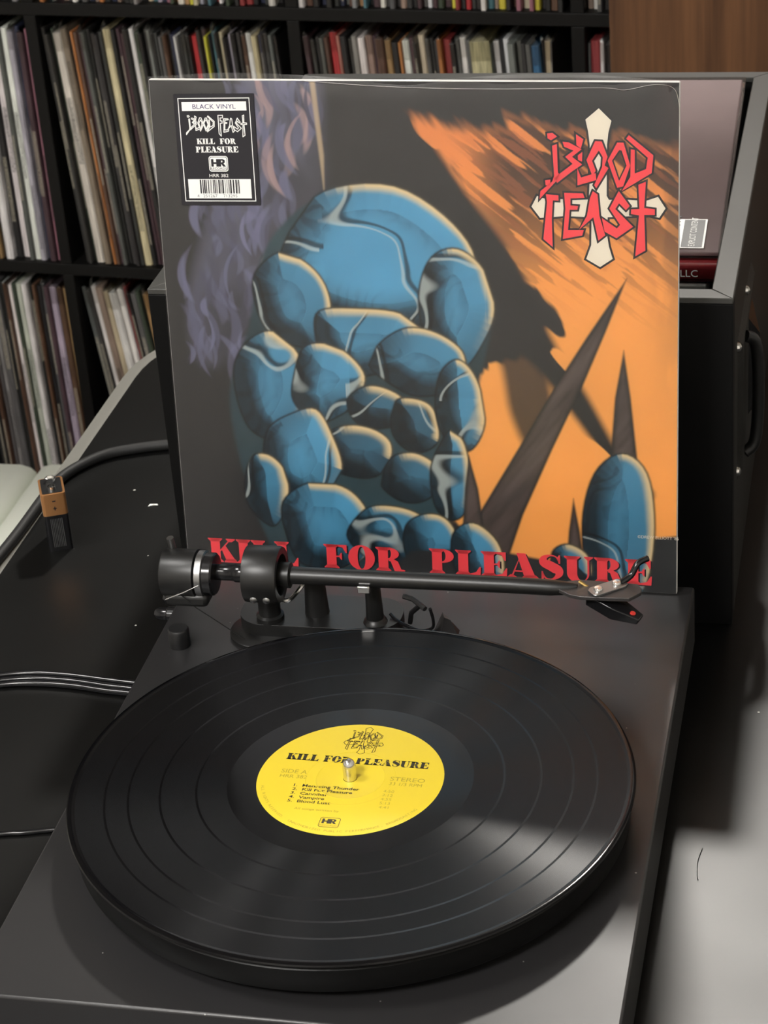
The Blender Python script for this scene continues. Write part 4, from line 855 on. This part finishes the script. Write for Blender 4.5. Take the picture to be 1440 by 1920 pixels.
# ================================================================ CABLES, LINT
def cable(name, pts, r, m, label, group=None): return solo(name, G().tube(spline(pts, 8), r, 12), m, label, 'cable', (pts[0][0], pts[0][1], TZ), group=group)
cable('power_cable', [(-190, 560, TZ+4.2), (-235, 541, TZ+4.2), (-264, 529, TZ+4.2), (-286, 522, TZ+4.2), (-312, 509, TZ+4.2), (-329, 486, TZ+4.2), (-337, 462, TZ+4.4), (-338.5, 434, TZ+4.5), (-339, 397, TZ+4.5), (-340, 368, TZ+4.5), (-343, 330, TZ+4), (-349, 280, TZ+1), (-362, 240, TZ-12), (-368, 215, TZ-60), (-369, 205, TZ-140)], 4.1, 'black_rubber', 'thick black cable curving along the left edge of the table')
zc_ = TZ+2.3
cable('signal_cable', [(-120, 196, zc_), (-160, 199, zc_), (-195, 201.5, zc_), (-213, 203.4, zc_), (-240, 206.5, zc_), (-266, 206.6, zc_), (-286, 202, zc_), (-320, 190, zc_), (-358, 172, zc_+1), (-366, 168, TZ-30), (-367, 166, TZ-120)], 2.1, 'black_gloss', 'upper of the three thin shiny black cables at left', 'thin cables from the turntable')
cable('signal_cable', [(-120, 189, zc_), (-160, 191, zc_), (-196, 195.4, zc_), (-211, 196.7, zc_), (-238, 200.4, zc_), (-264, 200.4, zc_), (-284, 196, zc_), (-320, 184, zc_), (-357, 166, zc_+1), (-366, 160, TZ-30), (-368, 156, TZ-120)], 1.9, 'black_gloss', 'middle of the three thin shiny black cables at left', 'thin cables from the turntable')
cable('signal_cable', [(-120, 182, zc_), (-160, 185, zc_), (-194, 190, zc_), (-210, 191.3, zc_), (-236, 194.9, zc_), (-262, 194.9, zc_), (-283, 191, zc_), (-320, 178, zc_), (-356, 160, zc_+1), (-366, 152, TZ-30), (-370, 146, TZ-120)], 1.9, 'black_gloss', 'lower of the three thin shiny black cables at left', 'thin cables from the turntable')
cable('thin_lead', [(-140, 56, TZ+1.6), (-170, 52, TZ+1.6), (-195, 46.8, TZ+1.6), (-213, 41.8, TZ+1.6), (-226, 39, TZ+1.6), (-270, 24, TZ+1.6), (-330, -8, TZ+1.6)], 1.5, 'black_gloss', 'single thin black lead beside the front left of the turntable')
solo('loose_hair', G().tube(spline([(179.3, 72.4, TZ+.6), (177.8, 61, TZ+.5), (178.4, 49, TZ+.4), (179.3, 44.5, TZ+.4)], 6), .22, 5), 'black_rubber', 'short dark hair lying on the table at right', 'hair', (179, 60, TZ))
solo('lint_speck', G().add([(-3.6, -1.6, .1), (3.4, 1.0, .1), (2.6, 2.6, .4), (-2.6, .6, 1.2), (0, -1, 1.3)], [(0, 1, 4), (1, 2, 4), (2, 3, 4), (3, 0, 4), (3, 2, 1, 0)]).map(lambda p: (p[0]-254, p[1]+438, p[2]+TZ)), 'lint', 'white crumb of lint between battery and jacket', 'lint', (-254, 438, TZ))
solo('lint_fleck', G().add([(-2.6, -.6, .1), (2.6, -.2, .1), (2.2, .9, .3), (-2.2, .7, .6)], [(0, 1, 2, 3), (3, 2, 1, 0)]).map(lambda p: (p[0]+215, p[1]+275, p[2]+TZ)), 'lint', 'white fleck of lint beside the crate on the right', 'lint', (215, 275, TZ))
print('records', NREC, 'objects', len(bpy.data.objects))
